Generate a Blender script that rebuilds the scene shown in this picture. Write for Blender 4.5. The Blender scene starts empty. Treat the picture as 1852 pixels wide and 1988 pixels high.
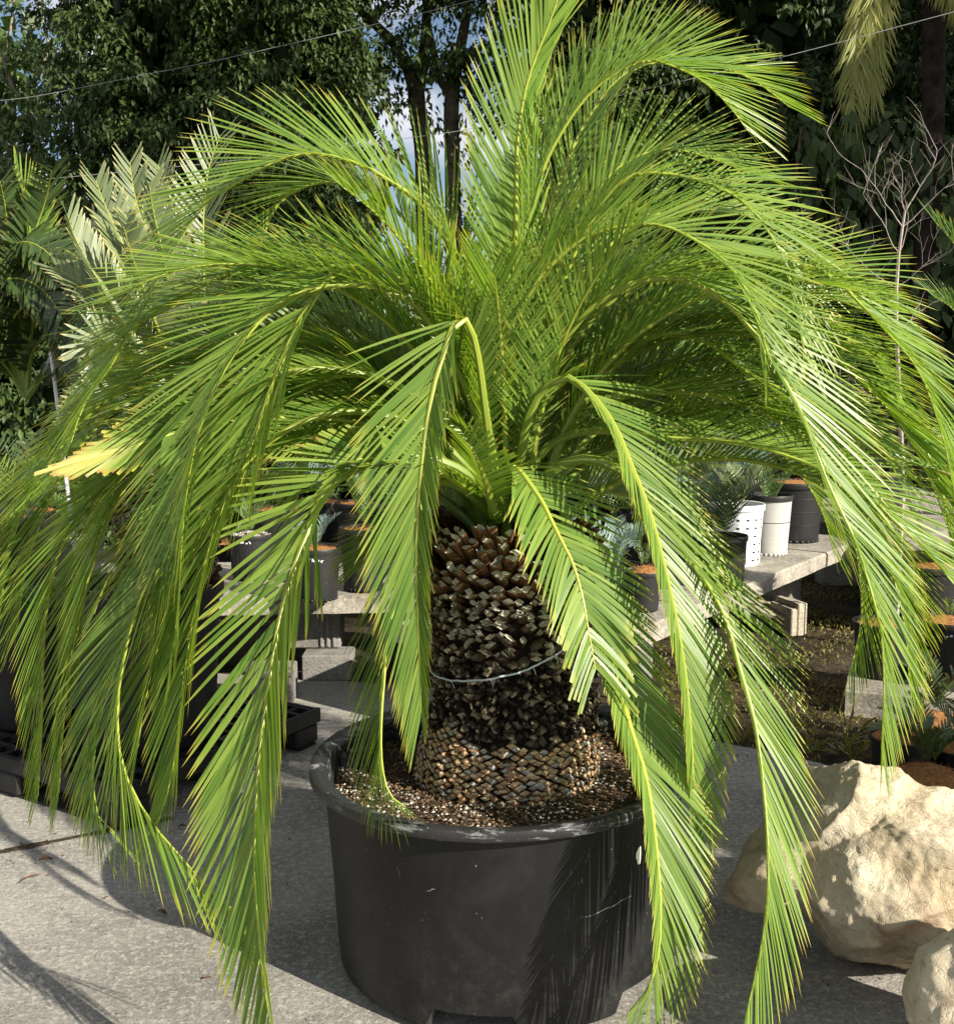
import bpy, math, random
import numpy as np
from mathutils import Vector, noise as mnoise

R = math.radians
random.seed(7)
rng = np.random.default_rng(11)
sc = bpy.context.scene
COL = sc.collection

# ------------------------------------------------------------------ camera
CAM_H, PITCH, F = 1.56, R(7.5), 2124.0           # F: focal length for a 1852 px wide frame
cp, sp = math.cos(PITCH), math.sin(PITCH)
cam_d = bpy.data.cameras.new("camera")
cam = bpy.data.objects.new("camera", cam_d)
COL.objects.link(cam)
cam.location = (0, 0, CAM_H)
cam.rotation_euler = (math.pi / 2 - PITCH, 0, 0)
cam_d.sensor_fit = 'HORIZONTAL'
cam_d.sensor_width = 36
cam_d.lens = F / 1852 * 36
cam_d.clip_start, cam_d.clip_end = 0.05, 400
sc.camera = cam

# ------------------------------------------------------------------ light
SUN_AZ, SUN_EL = R(52), R(29)                    # azimuth right of the direction towards the camera
sun_dir = Vector((math.sin(SUN_AZ) * math.cos(SUN_EL), -math.cos(SUN_AZ) * math.cos(SUN_EL), math.sin(SUN_EL)))
sd = bpy.data.lights.new("sun", 'SUN')
sd.energy = 5.0
sd.angle = R(0.53)
sd.color = (1.0, 0.92, 0.78)
so = bpy.data.objects.new("sun", sd)
COL.objects.link(so)
so.rotation_euler = sun_dir.to_track_quat('Z', 'Y').to_euler()

w = bpy.data.worlds.new("World")
sc.world = w
w.use_nodes = True
nt = w.node_tree
nt.nodes.clear()
wo = nt.nodes.new('ShaderNodeOutputWorld')
bg = nt.nodes.new('ShaderNodeBackground')
sky = nt.nodes.new('ShaderNodeTexSky')
sky.sky_type = 'NISHITA'
sky.sun_disc = False
sky.sun_elevation = SUN_EL
sky.sun_rotation = math.atan2(sun_dir.x, sun_dir.y)
sky.dust_density = 0.6
bg.inputs['Strength'].default_value = 0.05
tc = nt.nodes.new('ShaderNodeTexCoord')
cn = nt.nodes.new('ShaderNodeTexNoise')
cn.inputs['Scale'].default_value = 3.2
cn.inputs['Detail'].default_value = 7
cmap = nt.nodes.new('ShaderNodeMapping')
cmap.inputs['Location'].default_value = (0.35, 0.0, 0.62)
cmap.inputs['Scale'].default_value = (1, 1, 2.0)
cr = nt.nodes.new('ShaderNodeValToRGB')
cr.color_ramp.elements[0].position = 0.45
cr.color_ramp.elements[1].position = 0.55
cmix = nt.nodes.new('ShaderNodeMix')
cmix.data_type = 'RGBA'
cmix.inputs['B'].default_value = (9.5, 9.5, 9.8, 1)
nt.links.new(tc.outputs['Generated'], cmap.inputs['Vector'])
nt.links.new(cmap.outputs['Vector'], cn.inputs['Vector'])
nt.links.new(cn.outputs['Fac'], cr.inputs['Fac'])
nt.links.new(cr.outputs['Color'], cmix.inputs['Factor'])
nt.links.new(sky.outputs['Color'], cmix.inputs['A'])
nt.links.new(cmix.outputs['Result'], bg.inputs['Color'])
nt.links.new(bg.outputs['Background'], wo.inputs['Surface'])
sc.view_settings.view_transform = 'Standard'
sc.view_settings.look = 'None'
sc.view_settings.exposure = 1.1
sc.view_settings.gamma = 1
sc.cycles.max_bounces = 7
sc.cycles.transparent_max_bounces = 4
sc.cycles.sample_clamp_indirect = 6

# ------------------------------------------------------------------ picture -> place
def at(x, y, Y):
    v = (y - 994) / F
    t = Y / (cp - v * sp)
    return Vector(((x - 926) / F * t, Y, CAM_H - (sp + v * cp) * t))

def on(x, y, z=0.0):
    v = (y - 994) / F
    t = (CAM_H - z) / (sp + v * cp)
    return Vector(((x - 926) / F * t, (cp - v * sp) * t, z))

# ------------------------------------------------------------------ tags and objects
def tag(o, label=None, cat=None, group=None, kind=None):
    if label: o['label'] = label
    if cat: o['category'] = cat
    if group: o['group'] = group
    if kind: o['kind'] = kind
    return o

def empty(name, loc=(0, 0, 0), **kw):
    o = bpy.data.objects.new(name, None)
    o.empty_display_size = 0.1
    COL.objects.link(o)
    o.location = loc
    return tag(o, **kw)

def link(name, me, mat=None, parent=None, loc=None, **kw):
    o = bpy.data.objects.new(name, me)
    COL.objects.link(o)
    if mat is not None and not me.materials:
        me.materials.append(mat)
    if parent is not None:
        o.parent = parent
        if loc is None:
            o.location = -parent_world(parent)
        else:
            o.location = loc
    elif loc is not None:
        o.location = loc
    return tag(o, **kw)

def parent_world(p):
    v = Vector(p.location)
    while p.parent is not None:
        p = p.parent
        v += Vector(p.location)
    return v

class MB:
    """collects geometry; world coordinates"""
    def __init__(self):
        self.v, self.f, self.c, self.n = [], [], [], 0
    def add(self, verts, faces, col=None):
        verts = np.asarray(verts, dtype=float).reshape(-1, 3)
        k = len(verts)
        self.v.append(verts)
        self.f.extend([tuple(i + self.n for i in q) for q in faces])
        if col is None:
            col = (0.5, 0.5, 0.5)
        col = np.asarray(col, dtype=float)
        if col.ndim == 1:
            col = np.tile(col[:3], (k, 1))
        self.c.append(col)
        self.n += k
        return self
    def mesh(self, name, smooth=True, col=True):
        me = bpy.data.meshes.new(name)
        V = np.concatenate(self.v) if self.v else np.zeros((0, 3))
        me.from_pydata(V.tolist(), [], self.f)
        if col and len(V):
            a = me.color_attributes.new('col', 'FLOAT_COLOR', 'POINT')
            C = np.ones((len(V), 4))
            C[:, :3] = np.concatenate(self.c)
            a.data.foreach_set('color', C.ravel())
        if smooth:
            me.polygons.foreach_set('use_smooth', [True] * len(me.polygons))
        me.update()
        if smooth:
            me.set_sharp_from_angle(angle=R(38))
        return me
    # shapes ----------------------------------------------------
    def box(self, x0, x1, y0, y1, z0, z1, M=None, col=None, bev=0.0):
        if bev <= 0:
            vs = [(x, y, z) for z in (z0, z1) for x, y in ((x0, y0), (x1, y0), (x1, y1), (x0, y1))]
            fs = [(3, 2, 1, 0), (4, 5, 6, 7), (0, 1, 5, 4), (1, 2, 6, 5), (2, 3, 7, 6), (3, 0, 4, 7)]
        else:
            b = min(bev, (x1 - x0) / 2.2, (y1 - y0) / 2.2, (z1 - z0) / 2.2)
            vs, fs = [], []
            rings = [(b, z0), (0, z0 + b), (0, z1 - b), (b, z1)]
            for e, z in rings:
                X0, X1, Y0, Y1 = x0 + e, x1 - e, y0 + e, y1 - e
                vs += [(X0 + b, Y0, z), (X1 - b, Y0, z), (X1, Y0 + b, z), (X1, Y1 - b, z),
                       (X1 - b, Y1, z), (X0 + b, Y1, z), (X0, Y1 - b, z), (X0, Y0 + b, z)]
            for r in range(3):
                for j in range(8):
                    a, c = r * 8 + j, r * 8 + (j + 1) % 8
                    fs.append((a, c, c + 8, a + 8))
            fs.append(tuple(range(7, -1, -1)))
            fs.append(tuple(range(24, 32)))
        if M is not None:
            vs = [tuple(M @ Vector(q)) for q in vs]
        return self.add(vs, fs, col)
    def lathe(self, prof, c=(0, 0, 0), n=48, col=None, cap0=False, cap1=False, zfun=None):
        vs, fs = [], []
        m = len(prof)
        for r, z in prof:
            for j in range(n):
                a = 2 * math.pi * j / n
                zz = z if zfun is None else zfun(r, z, a)
                vs.append((c[0] + r * math.cos(a), c[1] + r * math.sin(a), c[2] + zz))
        for i in range(m - 1):
            for j in range(n):
                a, b = i * n + j, i * n + (j + 1) % n
                fs.append((a, b, b + n, a + n))
        if cap0: fs.append(tuple(range(n - 1, -1, -1)))
        if cap1: fs.append(tuple((m - 1) * n + j for j in range(n)))
        return self.add(vs, fs, col)
    def tube(self, pts, rad, n=6, col=None, close=True):
        P = [Vector(p) for p in pts]
        vs, fs = [], []
        up = Vector((0.13, 0.2, 1))
        prev = None
        for i, p in enumerate(P):
            t = (P[min(i + 1, len(P) - 1)] - P[max(i - 1, 0)])
            if t.length < 1e-9: t = Vector((0, 0, 1))
            t.normalize()
            if prev is None:
                a = t.cross(up)
                if a.length < 1e-3: a = t.cross(Vector((1, 0, 0)))
            else:
                a = prev - t * prev.dot(t)
            a.normalize(); prev = a
            b = t.cross(a)
            r = rad(i / (len(P) - 1)) if callable(rad) else rad
            for j in range(n):
                q = 2 * math.pi * j / n
                vs.append(tuple(p + (a * math.cos(q) + b * math.sin(q)) * r))
        for i in range(len(P) - 1):
            for j in range(n):
                k = (j + 1) % n
                fs.append((i * n + j, i * n + k, (i + 1) * n + k, (i + 1) * n + j))
        if close:
            fs.append(tuple(range(n - 1, -1, -1)))
            fs.append(tuple((len(P) - 1) * n + j for j in range(n)))
        return self.add(vs, fs, col)

# ------------------------------------------------------------------ materials
def new_mat(name):
    m = bpy.data.materials.new(name)
    m.use_nodes = True
    m.node_tree.nodes.clear()
    return m, m.node_tree

class N:
    """tiny node helper"""
    def __init__(self, nt):
        self.nt = nt
    def __call__(self, kind, **kw):
        n = self.nt.nodes.new('ShaderNode' + kind)
        for k, v in kw.items():
            if k.startswith('_'):
                setattr(n, k[1:], v)
            else:
                self.put(n.inputs[k.replace('__', ' ')], v)
        return n
    def put(self, sock, v):
        if isinstance(v, bpy.types.NodeSocket):
            self.nt.links.new(v, sock)
        elif isinstance(v, bpy.types.Node):
            self.nt.links.new(v.outputs[0], sock)
        elif isinstance(v, (tuple, list)) and len(v) == 3 and sock.type == 'RGBA':
            sock.default_value = (*v, 1)
        else:
            sock.default_value = v
    def noise(self, scale, detail=5, rough=0.55, coord=None, dist=0.0):
        n = self('TexNoise', Scale=float(scale), Detail=float(detail), Roughness=rough, Distortion=dist)
        if coord is not None: self.put(n.inputs['Vector'], coord)
        return n.outputs['Fac']
    def ramp(self, fac, stops, interp='LINEAR'):
        r = self.nt.nodes.new('ShaderNodeValToRGB')
        r.color_ramp.interpolation = interp
        el = r.color_ramp.elements
        while len(el) < len(stops): el.new(0.5)
        for e, (p, c) in zip(el, stops):
            e.position = p
            e.color = (*c, 1) if isinstance(c, tuple) else (c, c, c, 1)
        self.put(r.inputs['Fac'], fac)
        return r.outputs['Color']
    def mix(self, fac, a, b, blend='MIX'):
        m = self.nt.nodes.new('ShaderNodeMix')
        m.data_type = 'RGBA'; m.blend_type = blend
        self.put(m.inputs['Factor'], fac)
        self.put(m.inputs['A'], a); self.put(m.inputs['B'], b)
        return m.outputs['Result']
    def math(self, op, a, b=0.0, clamp=False):
        m = self.nt.nodes.new('ShaderNodeMath'); m.operation = op; m.use_clamp = clamp
        self.put(m.inputs[0], a); self.put(m.inputs[1], b)
        return m.outputs[0]
    def bump(self, h, strength=0.5, dist=0.01):
        b = self('Bump', Strength=strength, Distance=dist, Height=h)
        return b.outputs['Normal']
    def pos(self):
        return self('NewGeometry').outputs['Position']
    def obj(self):
        return self('TexCoord').outputs['Object']
    def out(self, sh):
        o = self.nt.nodes.new('ShaderNodeOutputMaterial')
        self.nt.links.new(sh.outputs[0] if isinstance(sh, bpy.types.Node) else sh, o.inputs['Surface'])

def principled(n, col, rough=0.6, spec=0.5, normal=None, **kw):
    p = n('BsdfPrincipled')
    n.put(p.inputs['Base Color'], col)
    n.put(p.inputs['Roughness'], rough)
    n.put(p.inputs['Specular IOR Level'], spec)
    if normal is not None: n.put(p.inputs['Normal'], normal)
    return p

def leaf_material(name, ca, cb, ctip, rough=0.36, trans=0.35, tcol=None, tip0=0.80, spec=0.5, cdam=(0.30, 0.13, 0.05)):
    """col.r = place along the leaflet, col.g = random per leaflet, col.b = scorch"""
    m, t = new_mat(name); n = N(t)
    a = n('Attribute', _attribute_name='col')
    s = n('SeparateColor', Color=a.outputs['Color'])
    c = n.mix(s.outputs['Green'], ca, cb)
    c = n.mix(n.math('MULTIPLY', n.noise(9, 2, coord=n.pos()), 0.35), c, cb)
    tf = n.ramp(s.outputs['Red'], [(0.0, 0.75), (0.05, 0.0), (tip0, 0.0), (1.0, 1.0)])
    c = n.mix(tf, c, ctip)
    c = n.mix(n.math('SUBTRACT', s.outputs['Green'], 1.0, True), c, (0.42, 0.41, 0.13))
    c = n.mix(s.outputs['Blue'], c, cdam)
    p = principled(n, c, rough, spec)
    tr = n('BsdfTranslucent')
    tc_ = n.mix(1.0, c, tcol or (1.0, 1.0, 0.35), 'MULTIPLY')
    tc_ = n.mix(1.0, tc_, (2.0, 2.0, 2.0), 'MULTIPLY')
    n.put(tr.inputs['Color'], tc_)
    mx = n('MixShader'); n.put(mx.inputs[0], trans)
    t.links.new(p.outputs[0], mx.inputs[1]); t.links.new(tr.outputs[0], mx.inputs[2])
    n.out(mx)
    return m

M = {}
M['leaf'] = leaf_material('cycad leaflet green', (0.075, 0.165, 0.026), (0.215, 0.310, 0.055), (0.48, 0.43, 0.08), rough=0.39, trans=0.36, spec=0.4)
M['leaf_glaucous'] = leaf_material('glaucous leaflet', (0.095, 0.135, 0.065), (0.19, 0.225, 0.105), (0.50, 0.44, 0.20), rough=0.5, trans=0.25, tcol=(0.9, 1, 0.6))
M['leaf_dark'] = leaf_material('dark glossy leaflet', (0.035, 0.06, 0.025), (0.06, 0.10, 0.03), (0.16, 0.14, 0.04), rough=0.28, trans=0.12)
M['leaf_fern'] = leaf_material('small cycad leaflet', (0.06, 0.13, 0.035), (0.12, 0.20, 0.05), (0.25, 0.24, 0.08), rough=0.45, trans=0.25)
M['leaf_blue'] = leaf_material('blue grey leaflet', (0.12, 0.19, 0.17), (0.20, 0.28, 0.24), (0.30, 0.30, 0.2), rough=0.5, trans=0.2, tcol=(0.8, 1, 0.7))
M['leaf_skirt'] = leaf_material('hanging palm leaflet', (0.16, 0.20, 0.05), (0.34, 0.35, 0.10), (0.35, 0.30, 0.10), rough=0.5, trans=0.3)
M['leaf_yellow'] = leaf_material('yellowing leaflet', (0.42, 0.44, 0.06), (0.52, 0.52, 0.12), (0.60, 0.36, 0.18), rough=0.45, trans=0.4, tip0=0.88)

def rachis_material():
    m, t = new_mat('yellow green leaf stalk'); n = N(t)
    a = n('Attribute', _attribute_name='col')
    s = n('SeparateColor', Color=a.outputs['Color'])
    c = n.mix(s.outputs['Red'], (0.08, 0.14, 0.02), (0.38, 0.41, 0.05))
    c = n.mix(n.math('MULTIPLY', n.noise(40, 3, coord=n.pos()), 0.4), c, (0.20, 0.30, 0.04))
    n.out(principled(n, c, 0.42, 0.5))
    return m
M['rachis'] = rachis_material()

def colored(name, rough=0.8, spec=0.3, nscale=60, namp=0.5, bump=0.4, bdist=0.004, mul=1.0):
    m, t = new_mat(name); n = N(t)
    a = n('Attribute', _attribute_name='col')
    P = n.pos()
    k = n.ramp(n.noise(nscale, 6, 0.65, P), [(0.28, 1 - namp), (0.72, 1 + namp * 0.35)])
    c = n.mix(1.0, a.outputs['Color'], k, 'MULTIPLY')
    n.out(principled(n, c, rough, spec, n.bump(n.noise(nscale * 2, 5, 0.6, P), bump, bdist)))
    return m
M['scale'] = colored('cycad trunk scales', 0.95, 0.12, 90, 0.6, 0.6, 0.004)
M['chips'] = colored('potting mix grains', 0.9, 0.2, 150, 0.4, 0.3, 0.002)
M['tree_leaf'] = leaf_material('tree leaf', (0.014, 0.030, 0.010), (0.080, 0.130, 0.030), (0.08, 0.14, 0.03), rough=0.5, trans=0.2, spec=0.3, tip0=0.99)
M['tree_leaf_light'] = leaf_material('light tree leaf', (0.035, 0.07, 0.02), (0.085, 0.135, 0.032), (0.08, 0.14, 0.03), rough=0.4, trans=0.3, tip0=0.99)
M['weed_leaf'] = leaf_material('weed leaf', (0.07, 0.10, 0.025), (0.22, 0.18, 0.06), (0.3, 0.25, 0.1), rough=0.55, trans=0.3)

def plastic(name, base, rough=0.42, dust=0.25, streak=(0.35, 0.35, 0.34), spec=0.5):
    m, t = new_mat(name); n = N(t)
    P = n.obj()
    d1 = n.ramp(n.noise(1.7, 6, 0.6, P), [(0.42, 0.0), (0.75, 1.0)])
    d2 = n.ramp(n.noise(170, 2, 0.5, P), [(0.715, 0.0), (0.76, 1.0)])
    mp = n('Mapping', Vector=P, Scale=(38, 38, 3.0))
    d3 = n.ramp(n.noise(1.0, 5, 0.7, mp.outputs[0]), [(0.66, 0.0), (0.82, 1.0)])
    c = n.mix(n.math('MULTIPLY', d1, dust * 0.25), base, (0.11, 0.112, 0.115))
    c = n.mix(n.math('MULTIPLY', d3, dust * 0.35), c, streak)
    c = n.mix(n.math('MULTIPLY', n.math('MULTIPLY', d2, d1), dust * 2.0, True), c, (0.5, 0.5, 0.48))
    if name.startswith('black'):
        sx = n('SeparateXYZ', Vector=P)
        low = n('MapRange'); n.put(low.inputs['Value'], sx.outputs['Z']); low.inputs['From Min'].default_value = 0.34; low.inputs['From Max'].default_value = 0.0
        spl = n.math('MULTIPLY', n.ramp(n.noise(26, 7, 0.8, P), [(0.47, 0.0), (0.66, 1.0)]), low.outputs[0])
        c = n.mix(n.math('MULTIPLY', spl, 0.30), c, (0.085, 0.082, 0.078))
        c = n.mix(n.math('MULTIPLY', n.ramp(n.noise(4, 7, 0.7, P, 1.0), [(0.50, 0.0), (0.70, 1.0)]), 0.08), c, (0.11, 0.115, 0.12))
    if dust >= 1.0:
        mq = n('Mapping', Vector=P, Scale=(9, 9, 45))
        c = n.mix(n.ramp(n.noise(1.0, 8, 0.75, mq.outputs[0]), [(0.54, 0.0), (0.66, 0.55)]), c, streak)
    r = n.math('ADD', n.math('MULTIPLY', n.noise(6, 5, 0.6, P), 0.30), rough - 0.12)
    n.out(principled(n, c, r, spec, n.bump(n.noise(45, 4, 0.6, P), 0.10, 0.003)))
    return m
M['black_plastic'] = plastic('black nursery plastic', (0.0058, 0.0060, 0.0065), 0.46, 0.40, spec=0.35)
M['rim_plastic'] = plastic('chalky black rim', (0.016, 0.016, 0.017), 0.42, 1.0, (0.55, 0.56, 0.58))
M['dark_plastic'] = plastic('worn black plastic', (0.013, 0.013, 0.0135), 0.5, 0.5, spec=0.35)
M['grey_plastic'] = plastic('weathered grey plastic', (0.40, 0.40, 0.39), 0.6, 1.0, (0.55, 0.50, 0.38), 0.3)
M['white_plastic'] = plastic('white perforated plastic', (0.74, 0.75, 0.76), 0.45, 0.25)

def concrete(name, base, dark, grain=260, bump=0.5, big=0.9, lines=False, speck=0.5):
    m, t = new_mat(name); n = N(t)
    P = n.pos()
    c = n.mix(n.ramp(n.noise(big, 8, 0.68, P), [(0.36, 0.0), (0.62, 1.0)]), dark, base)
    c = n.mix(n.ramp(n.noise(big * 3.2, 8, 0.75, P, 0.8), [(0.50, 0.0), (0.66, 0.75)]), c, tuple(q * 0.40 for q in base))
    c = n.mix(n.ramp(n.noise(big * 9, 7, 0.8, P, 0.3), [(0.50, 0.0), (0.68, 0.5)]), c, tuple(q * 0.35 for q in base))
    gr = n.noise(grain, 4, 0.85, P)
    c = n.mix(n.ramp(gr, [(0.34, speck * 1.3), (0.52, 0.0)]), c, tuple(q * 0.22 for q in base))
    g2 = n.noise(grain * 0.42, 5, 0.85, P)
    c = n.mix(n.ramp(g2, [(0.50, 0.0), (0.66, speck * 1.1)]), c, tuple(min(q * 1.55, 0.78) for q in base))
    h = n.math('ADD', gr, n.math('MULTIPLY', g2, 1.5))
    if lines:
        mp = n('Mapping', Vector=P, Rotation=(0, 0, R(28)), Scale=(5, 90, 1))
        ln = n.noise(1.0, 6, 0.75, mp.outputs[0])
        c = n.mix(n.math('MULTIPLY', n.ramp(ln, [(0.50, 0.0), (0.66, 0.6)]), n.ramp(n.noise(1.1, 3, .5, P), [(.42, 0.), (.62, 1.)])), c, tuple(q * 0.42 for q in base))
    n.out(principled(n, c, 0.9, 0.2, n.bump(h, bump, 0.008)))
    return m
M['pavement'] = concrete('worn concrete pavement', (0.43, 0.41, 0.37), (0.20, 0.19, 0.175), 120, 0.8, 0.8, True, 0.65)
M['slab'] = concrete('grey cast concrete', (0.40, 0.37, 0.31), (0.17, 0.155, 0.13), 120, 0.6, 3.5)
M['block'] = concrete('concrete block', (0.33, 0.32, 0.30), (0.20, 0.19, 0.18), 200, 0.8, 2.2)
M['pale_block'] = concrete('pale concrete block', (0.55, 0.50, 0.40), (0.38, 0.34, 0.27), 160, 0.6, 3.0)

def simple(name, c1, c2, scale=8, rough=0.8, spec=0.3, bump=0.3, bd=0.01, bscale=None, detail=6):
    m, t = new_mat(name); n = N(t)
    P = n.pos()
    c = n.mix(n.ramp(n.noise(scale, detail, 0.62, P), [(0.35, 0.0), (0.65, 1.0)]), c1, c2)
    n.out(principled(n, c, rough, spec, n.bump(n.noise(bscale or scale * 4, 5, 0.65, P), bump, bd)))
    return m
M['bark'] = simple('grey brown bark', (0.055, 0.042, 0.032), (0.15, 0.115, 0.085), 7, 0.9, 0.2, 0.8, 0.02)
M['dark_bark'] = simple('dark palm bark', (0.015, 0.012, 0.010), (0.045, 0.036, 0.028), 7, 0.95, 0.1, 0.8, 0.02)
M['pale_bark'] = simple('pale branch bark', (0.22, 0.18, 0.14), (0.42, 0.36, 0.28), 9, 0.9, 0.2, 0.5, 0.01)
M['twig'] = simple('bleached dead twig', (0.26, 0.22, 0.19), (0.42, 0.37, 0.33), 20, 0.8, 0.2, 0.3, 0.004)
M['earth'] = simple('dark damp earth', (0.028, 0.022, 0.016), (0.085, 0.065, 0.042), 5, 0.95, 0.1, 0.9, 0.03, 40)
M['mix_soil'] = simple('potting mix', (0.022, 0.017, 0.012), (0.10, 0.075, 0.05), 60, 0.95, 0.1, 0.9, 0.008, 160)
M['coir'] = simple('orange coir fibre', (0.26, 0.115, 0.04), (0.52, 0.27, 0.11), 70, 0.95, 0.05, 1.0, 0.012, 200)
M['wire'] = simple('grey cable', (0.20, 0.20, 0.21), (0.28, 0.28, 0.29), 8, 0.6, 0.3, 0.0)
M['string'] = simple('pale blue twine', (0.45, 0.52, 0.60), (0.66, 0.72, 0.78), 80, 0.7, 0.3, 0.4, 0.002)
M['white_paint'] = simple('white painted stake', (0.62, 0.63, 0.66), (0.78, 0.79, 0.80), 12, 0.6, 0.4, 0.1)
M['ink'] = simple('white paint marker', (0.78, 0.78, 0.78), (0.85, 0.85, 0.85), 12, 0.6, 0.3, 0.0)
M['scuff'] = simple('pale scuffed plastic', (0.10, 0.10, 0.105), (0.26, 0.26, 0.26), 40, 0.7, 0.3, 0.1)
M['dead'] = simple('dry brown leaf litter', (0.06, 0.03, 0.018), (0.17, 0.08, 0.045), 40, 0.9, 0.2, 0.4, 0.003)
M['brick'] = simple('pinkish blockwork', (0.42, 0.24, 0.19), (0.52, 0.33, 0.27), 10, 0.9, 0.2, 0.4, 0.01)

def rock_material():
    m, t = new_mat('cream limestone'); n = N(t)
    P = n.pos()
    c = n.mix(n.ramp(n.noise(3.2, 8, 0.62, P, 0.8), [(0.32, 0.0), (0.66, 1.0)]), (0.42, 0.335, 0.21), (0.60, 0.54, 0.42))
    c = n.mix(n.ramp(n.noise(6, 9, 0.72, P, 1.6), [(0.54, 0.0), (0.70, 0.75)]), c, (0.24, 0.165, 0.10))
    c = n.mix(n.ramp(n.noise(2.1, 4, 0.6, P, 0.5), [(0.62, 0.0), (0.70, 0.55)]), c, (0.44, 0.22, 0.12))
    c = n.mix(n.ramp(n.noise(50, 5, 0.75, P), [(0.32, 0.6), (0.42, 0.0)]), c, (0.12, 0.09, 0.055))
    vo = n('TexVoronoi', Vector=P, Scale=11.0, _feature='DISTANCE_TO_EDGE')
    mpv = n('Mapping', Vector=P, Scale=(1, 1, 2.2))
    h = n.math('ADD', n.noise(16, 10, 0.78, mpv.outputs[0], 1.2), n.math('MULTIPLY', n.noise(60, 6, 0.8, P), 0.45))
    h = n.math('ADD', h, n.math('MULTIPLY', n.ramp(n.noise(9, 4, .6, P, 2.0), [(.47, 0.), (.5, 1.), (.53, 0.)]), -0.25))
    n.out(principled(n, c, 0.88, 0.2, n.bump(h, 0.7, 0.014)))
    return m
M['rock'] = rock_material()

# ------------------------------------------------------------------ leaflets and fronds
def smooth_path(pts, n):
    P = [Vector(p) for p in pts]
    P = [P[0] * 2 - P[1]] + P + [P[-1] * 2 - P[-2]]
    out = []
    for i in range(1, len(P) - 2):
        for k in range(14):
            t = k / 14
            a, b, c, d = P[i - 1], P[i], P[i + 1], P[i + 2]
            out.append(0.5 * ((2 * b) + (c - a) * t + (2 * a - 5 * b + 4 * c - d) * t * t + (3 * b - a - 3 * c + d) * t ** 3))
    out.append(P[-2])
    L = [0]
    for i in range(1, len(out)): L.append(L[-1] + (out[i] - out[i - 1]).length)
    A = np.array(out); L = np.array(L)
    s = np.linspace(0, L[-1], n)
    return np.stack([np.interp(s, L, A[:, k]) for k in range(3)], 1), L[-1]

def nrm(a):
    return a / np.maximum(np.linalg.norm(a, axis=-1, keepdims=True), 1e-9)

US = np.array([0.0, 0.07, 0.3, 0.6, 0.85, 1.0])
WS = np.array([0.55, 0.9, 1.0, 0.92, 0.62, 0.0])

def leaflets(mb, P, N_, S_, T_, s, side, Lr, wid, alpha, keel, droop, jit, cut=False, yel=None, curl=0.10, scorch=0.0, wmid=None):
    """vectorised strip leaflets. arrays of length m"""
    m = len(P)
    al = alpha + rng.normal(0, jit, m)
    ke = keel + rng.normal(0, jit, m)
    D = T_ * np.cos(al)[:, None] + (S_ * (side * np.cos(ke))[:, None] + N_ * np.sin(ke)[:, None]) * np.sin(al)[:, None]
    D = nrm(D)
    W = nrm(T_ - D * (T_ * D).sum(1, keepdims=True))
    nn = nrm(np.cross(D, W))
    tw = rng.normal(0, 0.14, m)[:, None]
    W = nrm(W * np.cos(tw) + nn * np.sin(tw))
    rnd = rng.random(m)
    if yel is not None: rnd = rnd + yel * (1.9 - rnd)
    ns = len(US)
    ws = WS.copy()
    if cut: ws[-1] = 0.85; ws[-2] = 0.95
    V = np.zeros((m, ns, 2, 3)); C = np.zeros((m, ns, 2, 3))
    for i, u in enumerate(US):
        c = P + D * (Lr * u)[:, None] + (T_ * (curl * 0.6) + np.array([0, 0, -1.0]) * droop) * (Lr * u * u)[:, None]
        hw = W * (wid * ws[i] * 0.5)[:, None]
        V[:, i, 0] = c - hw; V[:, i, 1] = c + hw
        C[:, i, :, 0] = min(u, .86) if (cut and yel is None) else u; C[:, i, :, 1] = rnd[:, None]
        C[:, i, :, 2] = (scorch * (u > 0.9)) if np.isscalar(scorch) else (scorch[:, None] * (u > 0.9))
    base = (np.arange(m) * ns * 2)[:, None]
    fs = []
    for i in range(ns - 1):
        q = np.array([2 * i, 2 * i + 1, 2 * i + 3, 2 * i + 2])[None] + base
        fs.append(q)
    F_ = np.concatenate(fs)
    mb.add(V.reshape(-1, 3), F_.tolist(), C.reshape(-1, 3))

def lprof(s, s0, tip=0.42, lo=0.35):
    u = np.clip((s - s0) / (1 - s0), 0, 1)
    return np.interp(u, [0, 0.12, 0.3, 0.62, 0.85, 1], [lo, 0.75, 1.0, 0.95, 0.72, tip])

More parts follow.
